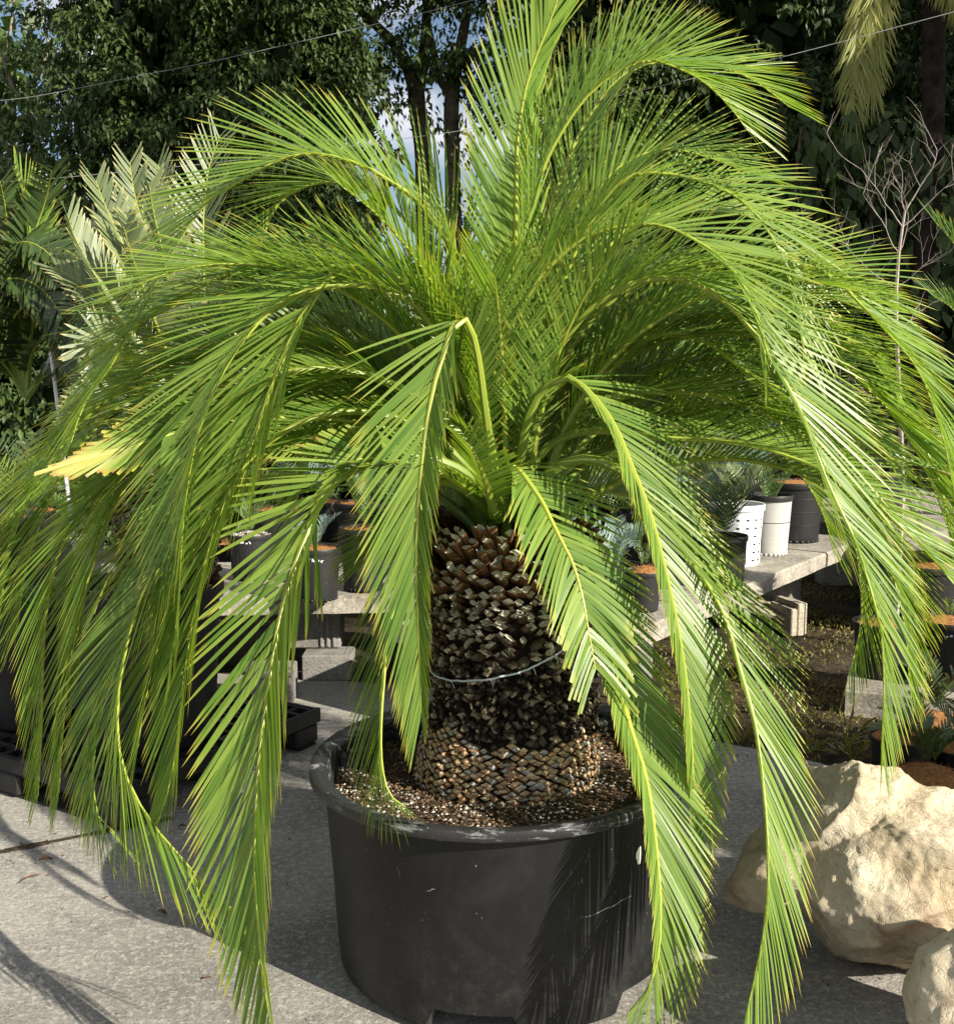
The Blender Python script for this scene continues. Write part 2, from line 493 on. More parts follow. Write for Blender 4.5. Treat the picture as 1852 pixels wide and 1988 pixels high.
def frond(parent, pts, Lmax=0.24, n=84, roll=25, keel=22, cutw=1.25, ap=0.65, wid=0.0085, s0=0.12, mat='leaf', rr=0.0085, droop=0.05,
          a0=62, a1=24, tipl=0.42, hdir=None, cut_from=None, miss=0.0, name='frond', rachis_child=True, label=None,
          jit=0.035, scorch_from=None, yellow_from=None, lo=0.35, yellow=0.7, side_len=(1, 1)):
    P, L = smooth_path(pts, 240)
    T = nrm(np.gradient(P, axis=0))
    if hdir is None:
        hd = P[-1] - P[0]; hd[2] = 0
        mid = P[120] - P[0]; mid[2] = 0
        hd = hd + mid
        if np.linalg.norm(hd) < 0.05: hd = np.array([0.0, -1, 0])
    else:
        hd = np.array([hdir[0], hdir[1], 0.0])
    hd = hd / np.linalg.norm(hd)
    S = np.tile(np.array([hd[1], -hd[0], 0.0]), (len(P), 1))
    S = nrm(S - T * (S * T).sum(1, keepdims=True))
    Nn = np.cross(S, T)
    sg = 1.0 if -S[120][1] >= 0 else -1.0
    if isinstance(roll, (int, float)): roll = (roll, roll)
    rl = np.radians(np.linspace(roll[0], roll[1], len(P)))[:, None] * sg
    # roll that turns the upper face towards the camera side
    N2 = Nn * np.cos(rl) + S * np.sin(rl)
    S2 = S * np.cos(rl) - Nn * np.sin(rl)
    if sg < 0: pass
    ss = s0 + (1 - s0) * (np.arange(n) + 0.5) / n
    mb = MB()
    for side in (1, -1):
        s = np.clip(ss + rng.normal(0, 0.0022, n) + (0.25 / n if side > 0 else 0), 0, 1)
        if miss > 0: s = s[rng.random(n) > miss]
        idx = s * (len(P) - 1)
        def tk(A):
            i0 = np.clip(idx.astype(int), 0, len(P) - 2); f = (idx - i0)[:, None]
            return A[i0] * (1 - f) + A[i0 + 1] * f
        Pp, Tt, Nv, Sv = tk(P), nrm(tk(T)), nrm(tk(N2)), nrm(tk(S2))
        u = (s - s0) / (1 - s0)
        ln = Lmax * lprof(s, s0, tipl, lo) * (side_len[0] if side > 0 else side_len[1]) * rng.normal(1, 0.035, len(s))
        al = np.radians(a0 + (a1 - a0) * u ** ap)
        ke = np.full(len(s), R(keel))
        torn = rng.random(len(s)) < .035
        ln = np.where(torn, ln * rng.uniform(.5, .9, len(s)), ln)
        w_ = wid * np.interp(u, [0, .15, .8, 1], [.7, 1, .85, .5]) * rng.normal(1, 0.06, len(s))
        sc_ = (rng.random(len(s)) < .07) * .8
        if scorch_from is not None:
            sc_ = (u > scorch_from) * rng.random(len(s)) ** 0.5
        yl = None if yellow_from is None else np.clip((u - yellow_from) / .12, 0, 1)
        if cut_from is not None:
            k = u < cut_from
            for sel, ct in ((k, False), (~k, True)):
                if sel.sum():
                    l2 = ln[sel] * (0.72 + 0.2 * rng.random(sel.sum()) if ct else 1)
                    leaflets(mb, Pp[sel], Nv[sel], Sv[sel], Tt[sel], s[sel], side, l2, w_[sel] * (cutw if ct else 1), al[sel], ke[sel], droop, jit, cut=ct, yel=None if yl is None else yl[sel],
                             scorch=sc_[sel])
        else:
            leaflets(mb, Pp, Nv, Sv, Tt, s, side, ln, w_, al, ke, droop, jit, scorch=sc_)
    me = mb.mesh(name, smooth=False)
    o = link(name, me, M[mat], parent)
    if label: o['label'] = label
    rb = MB()
    k = 34
    Q = P[np.linspace(0, len(P) - 1, k).astype(int)]
    cols = np.repeat(np.clip(np.linspace(-0.05, 2.2, k), 0, 1) * yellow, 7)
    rb.tube([Vector(q) for q in Q], lambda t: rr * (1.0 * (1 - t) ** 2.5 + .62 * (1 - t ** 1.4)) + 0.0012, 7, np.stack([cols, cols, cols], 1))
    if rachis_child:
        link('stalk', rb.mesh('stalk'), M['rachis'], o)
    else:
        # join stalk into the frond mesh (second material)
        pass
    return o

def arc_points(base, az, L, el0=75, el1=-70, n=12, bend=1.0, side=0.0):
    """free arching frond: azimuth az (rad, 0 = +X, counter clockwise), start and end elevation in degrees"""
    pts = [Vector(base)]
    for i in range(n):
        t = (i + 0.5) / n
        e = R(el0 + (el1 - el0) * t ** bend)
        a = az + side * t
        d = Vector((math.cos(e) * math.cos(a), math.cos(e) * math.sin(a), math.sin(e)))
        pts.append(pts[-1] + d * (L / n))
    return pts

# ================================================================== GROUND
mb = MB()
mb.add([(-90, -30, -0.07), (90, -30, -0.07), (90, 150, -0.07), (-90, 150, -0.07)], [(0, 1, 2, 3)])
link('ground', mb.mesh('ground', False), M['earth'], kind='structure')

edge = [on(-900, 1400), on(330, 1300), on(900, 1338), on(1180, 1385), on(1370, 1436), on(1500, 1462), on(1700, 1507), on(1990, 1600), on(2900, 1900)]
def slab(name, poly, z1, z0, mat):
    me = bpy.data.meshes.new(name)
    n_ = len(poly)
    vs = [(p[0], p[1], z1) for p in poly] + [(p[0], p[1], z0) for p in poly]
    fs = [tuple(range(n_)), tuple(range(2 * n_ - 1, n_ - 1, -1))]
    for i in range(n_):
        j = (i + 1) % n_
        fs.append((i, n_ + i, n_ + j, j))
    me.from_pydata(vs, [], fs); me.update()
    return link(name, me, mat, kind='structure')
j0, j1 = on(-60, 1668), on(122, 1632)
dj = (j1 - j0).normalized()
# ragged far edge
rag = []
for a, b in zip(edge[:-1], edge[1:]):
    k = max(1, int((b - a).length / 0.12))
    for i in range(k):
        p = a.lerp(b, i / k); rag.append((p.x, p.y + random.uniform(-.02, .02)))
poly = [(-14, -4), (9, -4), (9, 1.2)] + rag[::-1] + [(-14, 7.2)]
slab('pavement', poly, 0.0, -0.30, M['pavement'])
# joint between two pours: a dirty groove filled with grit, then a slightly raised second pour
mb = MB()
pj = [j0 - dj * 3 + (j1 - j0) * (i / 30) * 2.3 * 0 + dj * (i * 0.135) for i in range(28)]
for i in range(27):
    a, b = pj[i], pj[i + 1]
    w_ = 0.010 + 0.008 * random.random()
    nx = Vector((-dj.y, dj.x, 0)) * w_
    mb.add([(a - nx)[:], (b - nx)[:], (b + nx)[:], (a + nx)[:]], [(0, 1, 2, 3)])
V = [np.asarray(v) + np.array([0, 0, 0.004]) for v in mb.v]; mb.v = V
link('joint_grit', mb.mesh('joint_grit', False), M['mix_soil'], kind='structure')

# ================================================================== MAIN POTTED CYCAD
PC = Vector((0.067, 2.80, 0.0))
TILT = R(1.8)
cyc = empty('potted_cycad', PC, label='huge potted cycad with arching bright green fronds in a round black tub', cat='potted plant')
ct, st = math.cos(TILT), math.sin(TILT)
def tilt(p):
    x, y, z = p[0] - PC.x, p[1] - PC.y, p[2]
    return (PC.x + x * ct - (z - 0.02) * st * -1 * -1 + 0.016, p[1], 0.014 + z * ct + x * st)
def tilt_mb(mb):
    mb.v = [np.array([tilt(q) for q in v]) for v in mb.v]
    return mb

def notch(r, z, a):
    d = (math.degrees(a) + 360) % 360
    # forklift notches around the foot
    if z < 0.06:
        for c_, w__ in ((258, 13), (317, 14), (20, 12), (80, 12), (140, 12)):
            if abs((d - c_ + 180) % 360 - 180) < w__: return 0.062 if z < 0.03 else 0.066
    return z
mb = MB()
prof = [(0.30, 0.012), (0.438, 0.004), (0.451, 0.016), (0.454, 0.05), (0.457, 0.13), (0.459, 0.24), (0.465, 0.36), (0.471, 0.470), (0.474, 0.505),
        (0.474, 0.512)]
mb.lathe(prof, (PC.x, PC.y, 0), 120, zfun=notch, cap0=True)
tilt_mb(mb)
pot = link('tub', mb.mesh('tub'), M['black_plastic'], cyc)
mb = MB()
prof = [(0.474, 0.508), (0.498, 0.505), (0.506, 0.508), (0.509, 0.512), (0.509, 0.528), (0.507, 0.534), (0.497, 0.537), (0.488, 0.535), (0.480, 0.530), (0.468, 0.529),
        (0.463, 0.526), (0.456, 0.50), (0.446, 0.42), (0.43, 0.30)]
mb.lathe(prof, (PC.x, PC.y, 0), 128)
for a_ in (163, 17, 200 + 143, 90, 128, 52):      # finger-grip lugs inside the rim
    a = R(a_)
    c, s_ = math.cos(a), math.sin(a)
    from mathutils import Matrix
    Mx = Matrix(((c, -s_, 0, PC.x), (s_, c, 0, PC.y), (0, 0, 1, 0), (0, 0, 0, 1)))
    mb.box(0.405, 0.462, -0.055, 0.055, 0.40, 0.521, Mx, bev=0.018)
tilt_mb(mb)
link('rim', mb.mesh('rim'), M['rim_plastic'], pot)

# scuffs and paint marks on the tub are small raised flakes
mb = MB()
def on_tub(a_deg, z, out=0.0012):
    r = np.interp(z, [0.05, 0.13, 0.24, 0.36, 0.47], [0.449, 0.453, 0.459, 0.465, 0.471]) + out
    a = R(a_deg)
    return Vector((PC.x + r * math.cos(a), PC.y + r * math.sin(a), z))
def flake(a0_, z0_, wa, h_, n_=9):
    c_ = []
    for i in range(n_):
        q = 2 * math.pi * i / n_
        k = random.uniform(.6, 1.1)
        c_.append(tuple(tilt(on_tub(a0_ + wa * k * math.cos(q), z0_ + h_ * k * math.sin(q)))))
    mb.add(c_, [tuple(range(n_))])
flake(311.5, 0.395, 1.2, 0.030, 14)

link('white_label', mb.mesh('white_label', False), M['ink'], pot)
mb = MB()
for i in range(26):
    flake(random.uniform(220, 312), random.uniform(0.10, 0.46), 0.10 + 0.14 * random.random(), 0.001 + 0.003 * random.random(), 6)
for i in range(6):
    a_ = random.choice((236, 238, 292, 296, 287)) + random.uniform(-1.0, 1.0)
    flake(a_, random.uniform(0.38, 0.45), 0.10, 0.006 + 0.008 * random.random(), 7)
for z_, a0_, a1_ in ((.285, 289, 304), (.292, 297, 309), (.13, 262, 266), (.36, 246, 249)):      # long scratches
    P_ = [Vector(tilt(on_tub(a0_ + (a1_ - a0_) * k_ / 12, z_ + .012 * (k_ / 12) + .0015 * math.sin(k_), .0006))) for k_ in range(13)]
    mb.tube(P_, lambda t: .0009 * math.sin(math.pi * min(max(t, .05), .95)) + .0002, 4)
link('scuffs', mb.mesh('scuffs', False), M['scuff'], pot)

# soil with perlite
mb = MB()
SZ = 0.462
nr, na = 16, 72
vs, fs = [], []
for i in range(nr + 1):
    r = 0.452 * i / nr
    for j in range(na):
        a = 2 * math.pi * j / na
        x, y = PC.x + r * math.cos(a), PC.y + r * math.sin(a)
        z = SZ + 0.012 * mnoise.noise(Vector((x * 9, y * 9, 0))) - 0.012 * (1 - i / nr) * -1
        vs.append((x, y, z))
for i in range(nr):
    for j in range(na):
        a, b = i * na + j, i * na + (j + 1) % na
        fs.append((a, b, b + na, a + na))
mb.add(vs, fs); tilt_mb(mb)
soil = link('soil', mb.mesh('soil'), M['mix_soil'], cyc)
mb = MB()
ov = np.array([(1, 0, 0), (-1, 0, 0), (0, 1, 0), (0, -1, 0), (0, 0, 1), (0, 0, -1)], float)
of = [(0, 2, 4), (2, 1, 4), (1, 3, 4), (3, 0, 4), (2, 0, 5), (1, 2, 5), (3, 1, 5), (0, 3, 5)]
for i in range(5200):
    a, r = random.random() * 2 * math.pi, math.sqrt(random.uniform(0.2, 1)) * 0.447
    x, y = PC.x + r * math.cos(a), PC.y + r * math.sin(a)
    dens = mnoise.noise(Vector((x * 6, y * 6, 3)))
    white = random.random() < 0.20 + dens * 0.9
    s_ = random.uniform(0.0018, 0.0048)
    if white: c = np.array([.55, .54, .47]) * random.uniform(.6, 1.2)
    else: c = np.array([.10, .065, .04]) * random.uniform(.5, 2.4)
    v = ov * np.array([s_ * random.uniform(.7, 1.5), s_ * random.uniform(.7, 1.5), s_ * .8])
    q = random.random() * 3
    rt = np.array([[math.cos(q), -math.sin(q), 0], [math.sin(q), math.cos(q), 0], [0, 0, 1]])
    mb.add(v @ rt.T + np.array([x, y, SZ + 0.006 + 0.012 * mnoise.noise(Vector((x * 9, y * 9, 0))) + 0.012 * (1 - r / .452)]), of, c)
tilt_mb(mb)
gr_ = link('potting_grains', mb.mesh('potting_grains', False), M['chips'], soil, kind='stuff')

# trunk ------------------------------------------------------------
TC = Vector((0.088, 2.83, 0))
def trad(z):
    return float(np.interp(z, [0.42, 0.50, 0.60, 0.66, 0.72, 0.85, 0.95, 1.02, 1.08, 1.13], [0.234, 0.240, 0.230, 0.216, 0.207, 0.206, 0.213, 0.217, 0.210, 0.180]))
def tcx(z):                                                    # the trunk leans a little
    return TC.x + float(np.interp(z, [0.45, 0.7, 0.9, 1.15], [-0.012, 0.014, 0.012, -0.006]))
mb = MB()
zz = np.linspace(0.43, 1.12, 40)
for i, z in enumerate(zz): pass
nv = 64
vs = [(tcx(z) + (trad(z) - 0.008) * math.cos(2 * math.pi * j / nv), TC.y + (trad(z) - 0.008) * math.sin(2 * math.pi * j / nv), z) for z in zz for j in range(nv)]
fs = [(i * nv + j, i * nv + (j + 1) % nv, (i + 1) * nv + (j + 1) % nv, (i + 1) * nv + j) for i in range(len(zz) - 1) for j in range(nv)]
fs.append(tuple((len(zz) - 1) * nv + j for j in range(nv)))
mb.add(vs, fs, (0.016, 0.012, 0.009))
def stub(mb, th, z, hw, hh, pr, up, ctop, cside, pil=0.3, jag=0.0, tw=0.0, shrink=0.78):
    """rhombic leaf base: hw/hh half width and height, pr projection, up tilt in degrees"""
    r = trad(z) - 0.006
    c, s_ = math.cos(th), math.sin(th)
    O = np.array([tcx(z) + r * c, TC.y + r * s_, z])
    ex = np.array([-s_, c, 0]); ez = np.array([0, 0, 1.0]); eo = np.array([c, s_, 0])
    d = eo * math.cos(up) + ez * math.sin(up)
    fz = ez * math.cos(up * .7) - eo * math.sin(up * .7)
    cw, sw = math.cos(tw), math.sin(tw)
    ex2 = ex * cw + ez * sw
    cor = [(-1, 0), (-.52, .56), (0, 1), (.52, .56), (1, 0), (.52, -.56), (0, -1), (-.52, -.56)]
    base = [O + ex2 * hw * a * 1.04 + ez * hh * b * 1.04 for a, b in cor]
    top = []
    for a, b in cor:
        k = shrink * (1 + jag * random.uniform(-.5, .5))
        top.append(O + d * pr * (1 + jag * random.uniform(-.5, .4)) + ex2 * hw * a * k + fz * hh * b * k)
    cen = O + d * pr * (1 + pil) 
    V_ = base + top + top + [cen]
    fcs = [(i, (i + 1) % 8, 8 + (i + 1) % 8, 8 + i) for i in range(8)]
    fcs += [(16 + i, 16 + (i + 1) % 8, 24) for i in range(8)]
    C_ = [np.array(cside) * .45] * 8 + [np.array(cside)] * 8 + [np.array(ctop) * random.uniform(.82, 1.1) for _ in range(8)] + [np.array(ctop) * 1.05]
    mb.add(V_, fcs, np.array(C_))
k = 0
z = 0.472
cl = mb
def lim(th):
    return 0.632 + 0.05 * mnoise.noise(Vector((math.cos(th) * 2, math.sin(th) * 2, 5)))
while z < 0.69:                                                # tight tan diamonds
    n_ = 46
    for j in range(n_):
        th = 2 * math.pi * (j + .5 * (k % 2)) / n_ + random.gauss(0, .016)
        if z > lim(th): continue
        f = random.random()
        v_ = .75 + .55 * random.random()
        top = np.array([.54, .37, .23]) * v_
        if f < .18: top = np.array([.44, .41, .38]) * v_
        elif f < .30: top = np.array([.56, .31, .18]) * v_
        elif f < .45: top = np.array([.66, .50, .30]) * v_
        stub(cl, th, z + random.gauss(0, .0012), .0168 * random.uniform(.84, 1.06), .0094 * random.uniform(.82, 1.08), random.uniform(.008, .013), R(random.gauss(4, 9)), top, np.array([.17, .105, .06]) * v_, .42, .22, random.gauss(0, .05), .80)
    z += 0.0088; k += 1
z = 0.60
while z < 0.84:                                                # rough dark zone
    n_ = 40
    for j in range(n_):
        th = 2 * math.pi * (j + .5 * (k % 2)) / n_ + random.gauss(0, .035)
        if z < lim(th) + .002: continue
        f = random.random()
        t_ = min(1, max(0, (z - .64) / .1))
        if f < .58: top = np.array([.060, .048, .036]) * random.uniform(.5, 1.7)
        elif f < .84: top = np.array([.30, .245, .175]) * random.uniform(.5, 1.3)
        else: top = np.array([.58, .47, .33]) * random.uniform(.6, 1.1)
        stub(cl, th, z + random.gauss(0, .0045), .0185 * random.uniform(.5, 1.15), .0135 * random.uniform(.55, 1.15), random.uniform(.005, .017) * (.7 + .5 * t_), R(random.gauss(8, 20)), top, top * .55, random.uniform(.15, .75), .8, random.gauss(0, .35), random.uniform(.45, .75))
        if random.random() < .6:                                 # crumbs of bark between the bases
            stub(cl, th + random.uniform(-.08, .08), z + random.gauss(0, .008), .008 * random.uniform(.5, 1.4), .007 * random.uniform(.5, 1.4), random.uniform(.012, .022), R(random.gauss(0, 35)), top * random.uniform(.5, 1.6), (.03, .022, .016), .3, .9, random.gauss(0, .6), .6)
    z += 0.0128; k += 1
while z < 0.985:                                                # grey broken bases
    n_ = 46
    for j in range(n_):
        th = 2 * math.pi * (j + .5 * (k % 2)) / n_ + random.gauss(0, .04)
        if random.random() < .12: continue
        t_ = (z - .83) / .16
        top = np.array([.52, .48, .39]) * random.uniform(.45, 1.15)
        if random.random() < .16: continue
        if random.random() < .38 * (1 - t_): top = np.array([.10, .08, .06])
        stub(cl, th, z + random.gauss(0, .005), .0190 * random.uniform(.6, 1.2), .0112 * random.uniform(.7, 1.15), random.uniform(.010, .022) + .012 * t_, R(random.gauss(26, 14)), top, np.array([.12, .075, .045]) * random.uniform(.6, 1.4), random.uniform(-.5, .35), .55, random.gauss(0, .25), .80)
    z += 0.0130; k += 1
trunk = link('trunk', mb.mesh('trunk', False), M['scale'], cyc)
mb = MB()
while z < 1.125:                                               # sawn leaf bases, orange sides, pale ends
    t_ = (z - .985) / .14
    n_ = int(45 - 10 * t_)
    for j in range(n_):
        th = 2 * math.pi * (j + .5 * (k % 2)) / n_ + random.gauss(0, .035)
        if random.random() < .08: continue
        top = np.array([.55, .50, .40]) * random.uniform(.45, 1.1)
        side = np.array([.24, .12, .055]) * random.uniform(.45, 1.2)
        stub(mb, th, z + random.gauss(0, .004), .0190 * random.uniform(.7, 1.2), .0105 * random.uniform(.8, 1.1), .024 + .034 * t_ + random.uniform(-.015, .018), R(20 + 34 * t_ + random.gauss(0, 6)), top, side, random.uniform(-.28, .05), .28, random.gauss(0, .15), .84)
    z += 0.0148; k += 1
link('cut_leaf_bases', mb.mesh('cut_leaf_bases', False), M['scale'], trunk)

# twine round the trunk
zs = []
mb = MB()
pts = []
for i in range(61):
    a = R(180 + i * 3)      # front half
    x_ = math.cos(a)
    z = float(np.interp(x_, [-1, -.8, -.3, .1, .5, 1], [0.770, 0.776, 0.800, 0.826, 0.868, 0.925]))
    r = trad(z) + 0.018
    pts.append(Vector((tcx(z) + r * math.cos(a), TC.y + r * math.sin(a), z + random.gauss(0, .0008))))
mb.tube(pts, lambda t: .0026, 6)
for q in (14, 24, 33, 38): 
    p = pts[q]
    mb.tube([p, p + Vector((.006, -.006, -.008)), p + Vector((.008, -.004, -.018))], .0009, 4)
link('twine', mb.mesh('twine'), M['string'], label='thin pale blue twine tied round the middle of the cycad trunk', cat='string')

# traced fronds ------------------------------------------------------
def fr(pix, dep, **kw):
    """pix: points seen in the photograph; dep: distance from the camera plane, evenly spaced along the leaf"""
    L = [0]
    for a, b in zip(pix[:-1], pix[1:]): L.append(L[-1] + math.hypot(b[0] - a[0], b[1] - a[1]))
    g = np.linspace(0, L[-1], len(dep))
    pts = [at(x, y, float(np.interp(l, g, dep))) for (x, y), l in zip(pix, L)]
    kw['n'] = int(kw.get('n', 84) * kw.pop('nk', 1.25))
    kw['wid'] = kw.get('wid', .0085) * kw.pop('wk', 0.80)
    kw['Lmax'] = kw.get('Lmax', .24) * 1.12
    kw['a0'] = kw.get('a0', 60) + 3
    kw['a1'] = kw.get('a1', 24) - 2
    kw.setdefault('jit', .026)
    kw.setdefault('s0', .14)
    kw.setdefault('lo', .14)
    kw.setdefault('miss', .02)
    return frond(cyc, pts, **kw)

FR = []
# --- upright and upper
fr([(985,1000),(988,900),(992,780),(996,640),(1000,500),(1002,380),(1004,283),(1012,215),(1026,150),(1046,95),(1068,40),(1090,-25),(1120,-90),(1165,-150),(1220,-185)], [2.83,2.78,2.72,2.68,2.62], Lmax=.235, roll=8, wid=.0095, keel=20, n=92, hdir=(.5,-1), a0=38)
fr([(1000,1000),(1004,880),(1010,740),(1016,600),(1026,480),(1043,366),(1066,300),(1100,240),(1136,190),(1180,152),(1232,124),(1268,116),(1302,126),(1340,142),(1375,165),(1408,197),(1434,228),(1451,253)], [2.85,2.85,2.83,2.78,2.74], Lmax=.27, roll=26, keel=26, n=96, a0=42, a1=30)
fr([(1006,1000),(1014,860),(1024,700),(1040,540),(1066,420),(1102,310),(1150,215),(1205,150),(1260,123),(1310,119),(1362,126),(1420,136),(1468,158),(1503,184),(1531,206)], [2.87,2.95,3.02,3.05,3.05], Lmax=.27, roll=30, keel=26, n=96, a0=42, a1=30)
fr([(1000,1000),(1010,860),(1030,700),(1062,580),(1105,470),(1150,385),(1195,330),(1245,300),(1302,289),(1350,298),(1400,314),(1440,330),(1470,340)], [2.85,2.95,3.05,3.1,3.1], Lmax=.27, roll=34, n=80, a0=58)
fr([(1004,1000),(1020,860),(1044,720),(1078,590),(1120,480),(1165,400),(1205,352),(1245,336),(1295,337),(1345,346),(1402,366),(1448,396),(1481,433),(1511,483),(1535,550),(1553,620),(1562,690)], [2.85,2.84,2.8,2.72,2.62], Lmax=.26, roll=30, n=88, a0=56)
fr([(1004,1000),(1026,860),(1058,730),(1100,610),(1150,520),(1195,465),(1240,428),(1300,411),(1370,406),(1440,416),(1500,440),(1560,480),(1600,520)], [2.86,2.98,3.1,3.2,3.25], Lmax=.27, roll=36, n=84, a0=58)
fr([(998,1000),(1002,860),(1006,720),(1014,600),(1040,550),(1075,508),(1117,473),(1170,448),(1235,436),(1278,436),(1322,450),(1362,473),(1402,500),(1435,540),(1461,586),(1482,650),(1494,710)], [2.8,2.74,2.66,2.58,2.48], Lmax=.25, roll=28, n=88, a0=58)
fr([(1000,1000),(1030,850),(1080,720),(1140,630),(1210,565),(1290,528),(1370,512),(1450,505),(1518,509),(1568,519),(1608,533),(1640,558),(1668,588),(1701,622),(1740,665),(1770,700),(1797,748),(1812,790),(1826,835),(1840,890),(1852,960)], [2.83,2.83,2.8,2.74,2.66], Lmax=.27, roll=24, n=96, a0=54)
fr([(1000,1005),(1010,900),(1035,780),(1075,690),(1130,615),(1190,566),(1240,546),(1300,539),(1345,549),(1385,568),(1420,596),(1451,630),(1481,672),(1508,715),(1535,760),(1555,800),(1573,848),(1592,900),(1612,950),(1637,1000),(1662,1055),(1680,1110),(1694,1160),(1708,1210),(1714,1270),(1716,1330),(1714,1400),(1711,1455)], [2.8,2.72,2.6,2.48,2.38,2.3], Lmax=.27, roll=(20,8), n=120, a0=56, a1=20, tipl=.36)
fr([(1004,1000),(1020,890),(1050,800),(1100,735),(1165,690),(1235,662),(1302,650),(1352,656),(1390,676),(1425,706),(1475,735),(1540,765),(1600,792),(1650,828),(1700,868),(1735,893),(1758,902)], [2.84,2.86,2.86,2.8,2.74], Lmax=.24, roll=26, n=82, a0=56, cut_from=.72, a1=30, tipl=.75, scorch_from=.90)
# long sweeping fronds at right, leaving the frame or hanging down
fr([(1002,1000),(1030,880),(1085,770),(1160,690),(1250,640),(1350,615),(1450,622),(1530,650),(1601,672),(1640,712),(1680,752),(1725,795),(1768,835),(1801,880),(1825,940),(1840,1010),(1850,1090)], [2.86,2.92,2.95,2.92,2.85], Lmax=.26, roll=(24,10), n=96, a0=54)
fr([(1000,1005),(1020,930),(1060,870),(1120,840),(1200,838),(1278,850),(1340,852),(1402,857),(1468,867),(1525,884),(1580,905),(1648,940),(1701,977),(1740,1015),(1778,1050),(1818,1093),(1860,1145),(1900,1200)], [2.82,2.78,2.7,2.6,2.5], Lmax=.26, roll=18, n=92, a0=54)
fr([(1004,1000),(1030,900),(1080,820),(1150,768),(1235,724),(1285,704),(1335,697),(1390,698),(1450,712),(1510,745),(1560,800),(1600,870),(1632,950),(1655,1030),(1668,1110),(1673,1180),(1666,1240),(1648,1310)], [2.86,2.96,3.0,2.95,2.85], Lmax=.24, roll=(24,5), n=94, a0=54)
fr([(1004,1002),(1034,930),(1085,870),(1150,820),(1235,779),(1302,757),(1368,744),(1430,745),(1490,765),(1560,810),(1620,860),(1670,920)], [2.88,3.05,3.18,3.25,3.3], Lmax=.24, roll=24, n=76, a0=56)
fr([(1002,1005),(1030,950),(1080,905),(1150,875),(1220,860),(1288,846),(1330,833),(1368,827)], [2.86,2.95,3.0,3.02], Lmax=.17, roll=24, n=46, a0=56, cut_from=.7, a1=35, tipl=.9, scorch_from=.8)
# hanging in front, right
fr([(1000,1010),(1005,940),(1013,877),(1020,833),(1033,793),(1053,757),(1077,737),(1100,732),(1127,747),(1150,770),(1177,803),(1200,843),(1223,900),(1240,940),(1256,980),(1273,1035),(1290,1100),(1306,1170),(1320,1240),(1331,1310),(1338,1380),(1343,1450),(1347,1530),(1348,1610),(1349,1660)], [2.76,2.66,2.52,2.42,2.34,2.3], Lmax=.22, roll=-6, n=112, hdir=(.55,-1), a0=50, a1=20, side_len=(.5,1.0))
fr([(1015,1010),(1035,960),(1053,933),(1077,910),(1110,895),(1150,891),(1190,906),(1233,933),(1272,980),(1305,1035),(1338,1085),(1368,1130),(1395,1176),(1415,1225),(1433,1290),(1451,1350),(1465,1406),(1475,1473),(1484,1553),(1490,1640),(1490,1736),(1481,1820),(1468,1886),(1450,1965),(1440,2010)], [2.76,2.62,2.45,2.3,2.15,2.02], Lmax=.25, roll=-12, n=104, hdir=(.8,-.8), a0=46, a1=20, side_len=(.42,1.0), rr=.0095, tipl=.5)
fr([(968,1010),(970,960),(976,930),(982,914),(994,906),(1010,917),(1030,943),(1053,977),(1073,1017),(1092,1055),(1110,1090),(1123,1130),(1133,1170),(1140,1212),(1148,1255),(1156,1300)], [2.72,2.62,2.5,2.42,2.38], Lmax=.19, roll=0, n=62, hdir=(.35,-1), side_len=(.8,1), a0=60, a1=40, tipl=.72, cut_from=.68, keel=10, yellow=.8, nk=.8, wk=1.15, droop=.12)
fr([(1040,985),(1052,948),(1073,950),(1090,977),(1100,1012),(1120,1065),(1145,1125),(1166,1190),(1183,1262),(1198,1315),(1214,1378),(1234,1445),(1252,1500),(1265,1570),(1275,1653),(1282,1736),(1281,1830),(1270,1890),(1250,1930),(1228,1958)], [2.72,2.6,2.45,2.3,2.2,2.15], Lmax=.22, roll=-8, n=110, hdir=(.45,-1), a0=44, a1=22, side_len=(.5,1.0), yellow=.95)
# hanging in front, left
fr([(975,1005),(960,920),(948,840),(940,780),(932,717),(923,667),(912,633),(899,616),(886,624),(872,652),(858,700),(843,750),(833,800),(825,850),(819,910),(813,970),(809,1040),(808,1117),(811,1190),(813,1250),(816,1320),(817,1385)], [2.72,2.6,2.52,2.46,2.42,2.38], Lmax=.24, roll=10, n=104, hdir=(-.6,-1), a0=52, a1=16, side_len=(1.0,.55), tipl=.45, yellow=.9)
fr([(955,1005),(915,960),(870,935),(835,945),(812,990),(795,1050),(778,1110),(766,1165),(757,1215),(749,1280),(743,1350),(740,1410),(740,1455),(744,1500),(757,1543),(787,1567)], [2.75,2.6,2.48,2.38,2.32], Lmax=.20, roll=-18, n=80, hdir=(-.9,-.6), a0=44, a1=28, side_len=(1.0,.35), wid=.0055, droop=.18, yellow=1.0)
fr([(985,1000),(960,920),(915,850),(860,800),(810,775),(773,760),(745,741),(717,732),(683,729),(650,732),(617,744),(580,763),(545,795),(515,835),(490,880),(470,930),(455,985)], [2.8,2.76,2.7,2.62,2.56], Lmax=.23, roll=(24,15), n=80, a0=58)
fr([(975,1005),(930,940),(870,900),(810,885),(750,890),(690,912),(650,938),(617,977),(597,1037),(574,1095),(553,1160),(536,1240),(521,1335),(509,1420),(502,1487),(497,1570),(495,1653),(495,1720),(500,1786),(507,1860),(515,1925),(524,1990)], [2.76,2.58,2.42,2.28,2.16,2.08], Lmax=.27, roll=(14,-4), n=106, hdir=(-.75,-.8), a0=50, a1=20, wid=.0105, tipl=.34, droop=.02, nk=.86, wk=1.1)
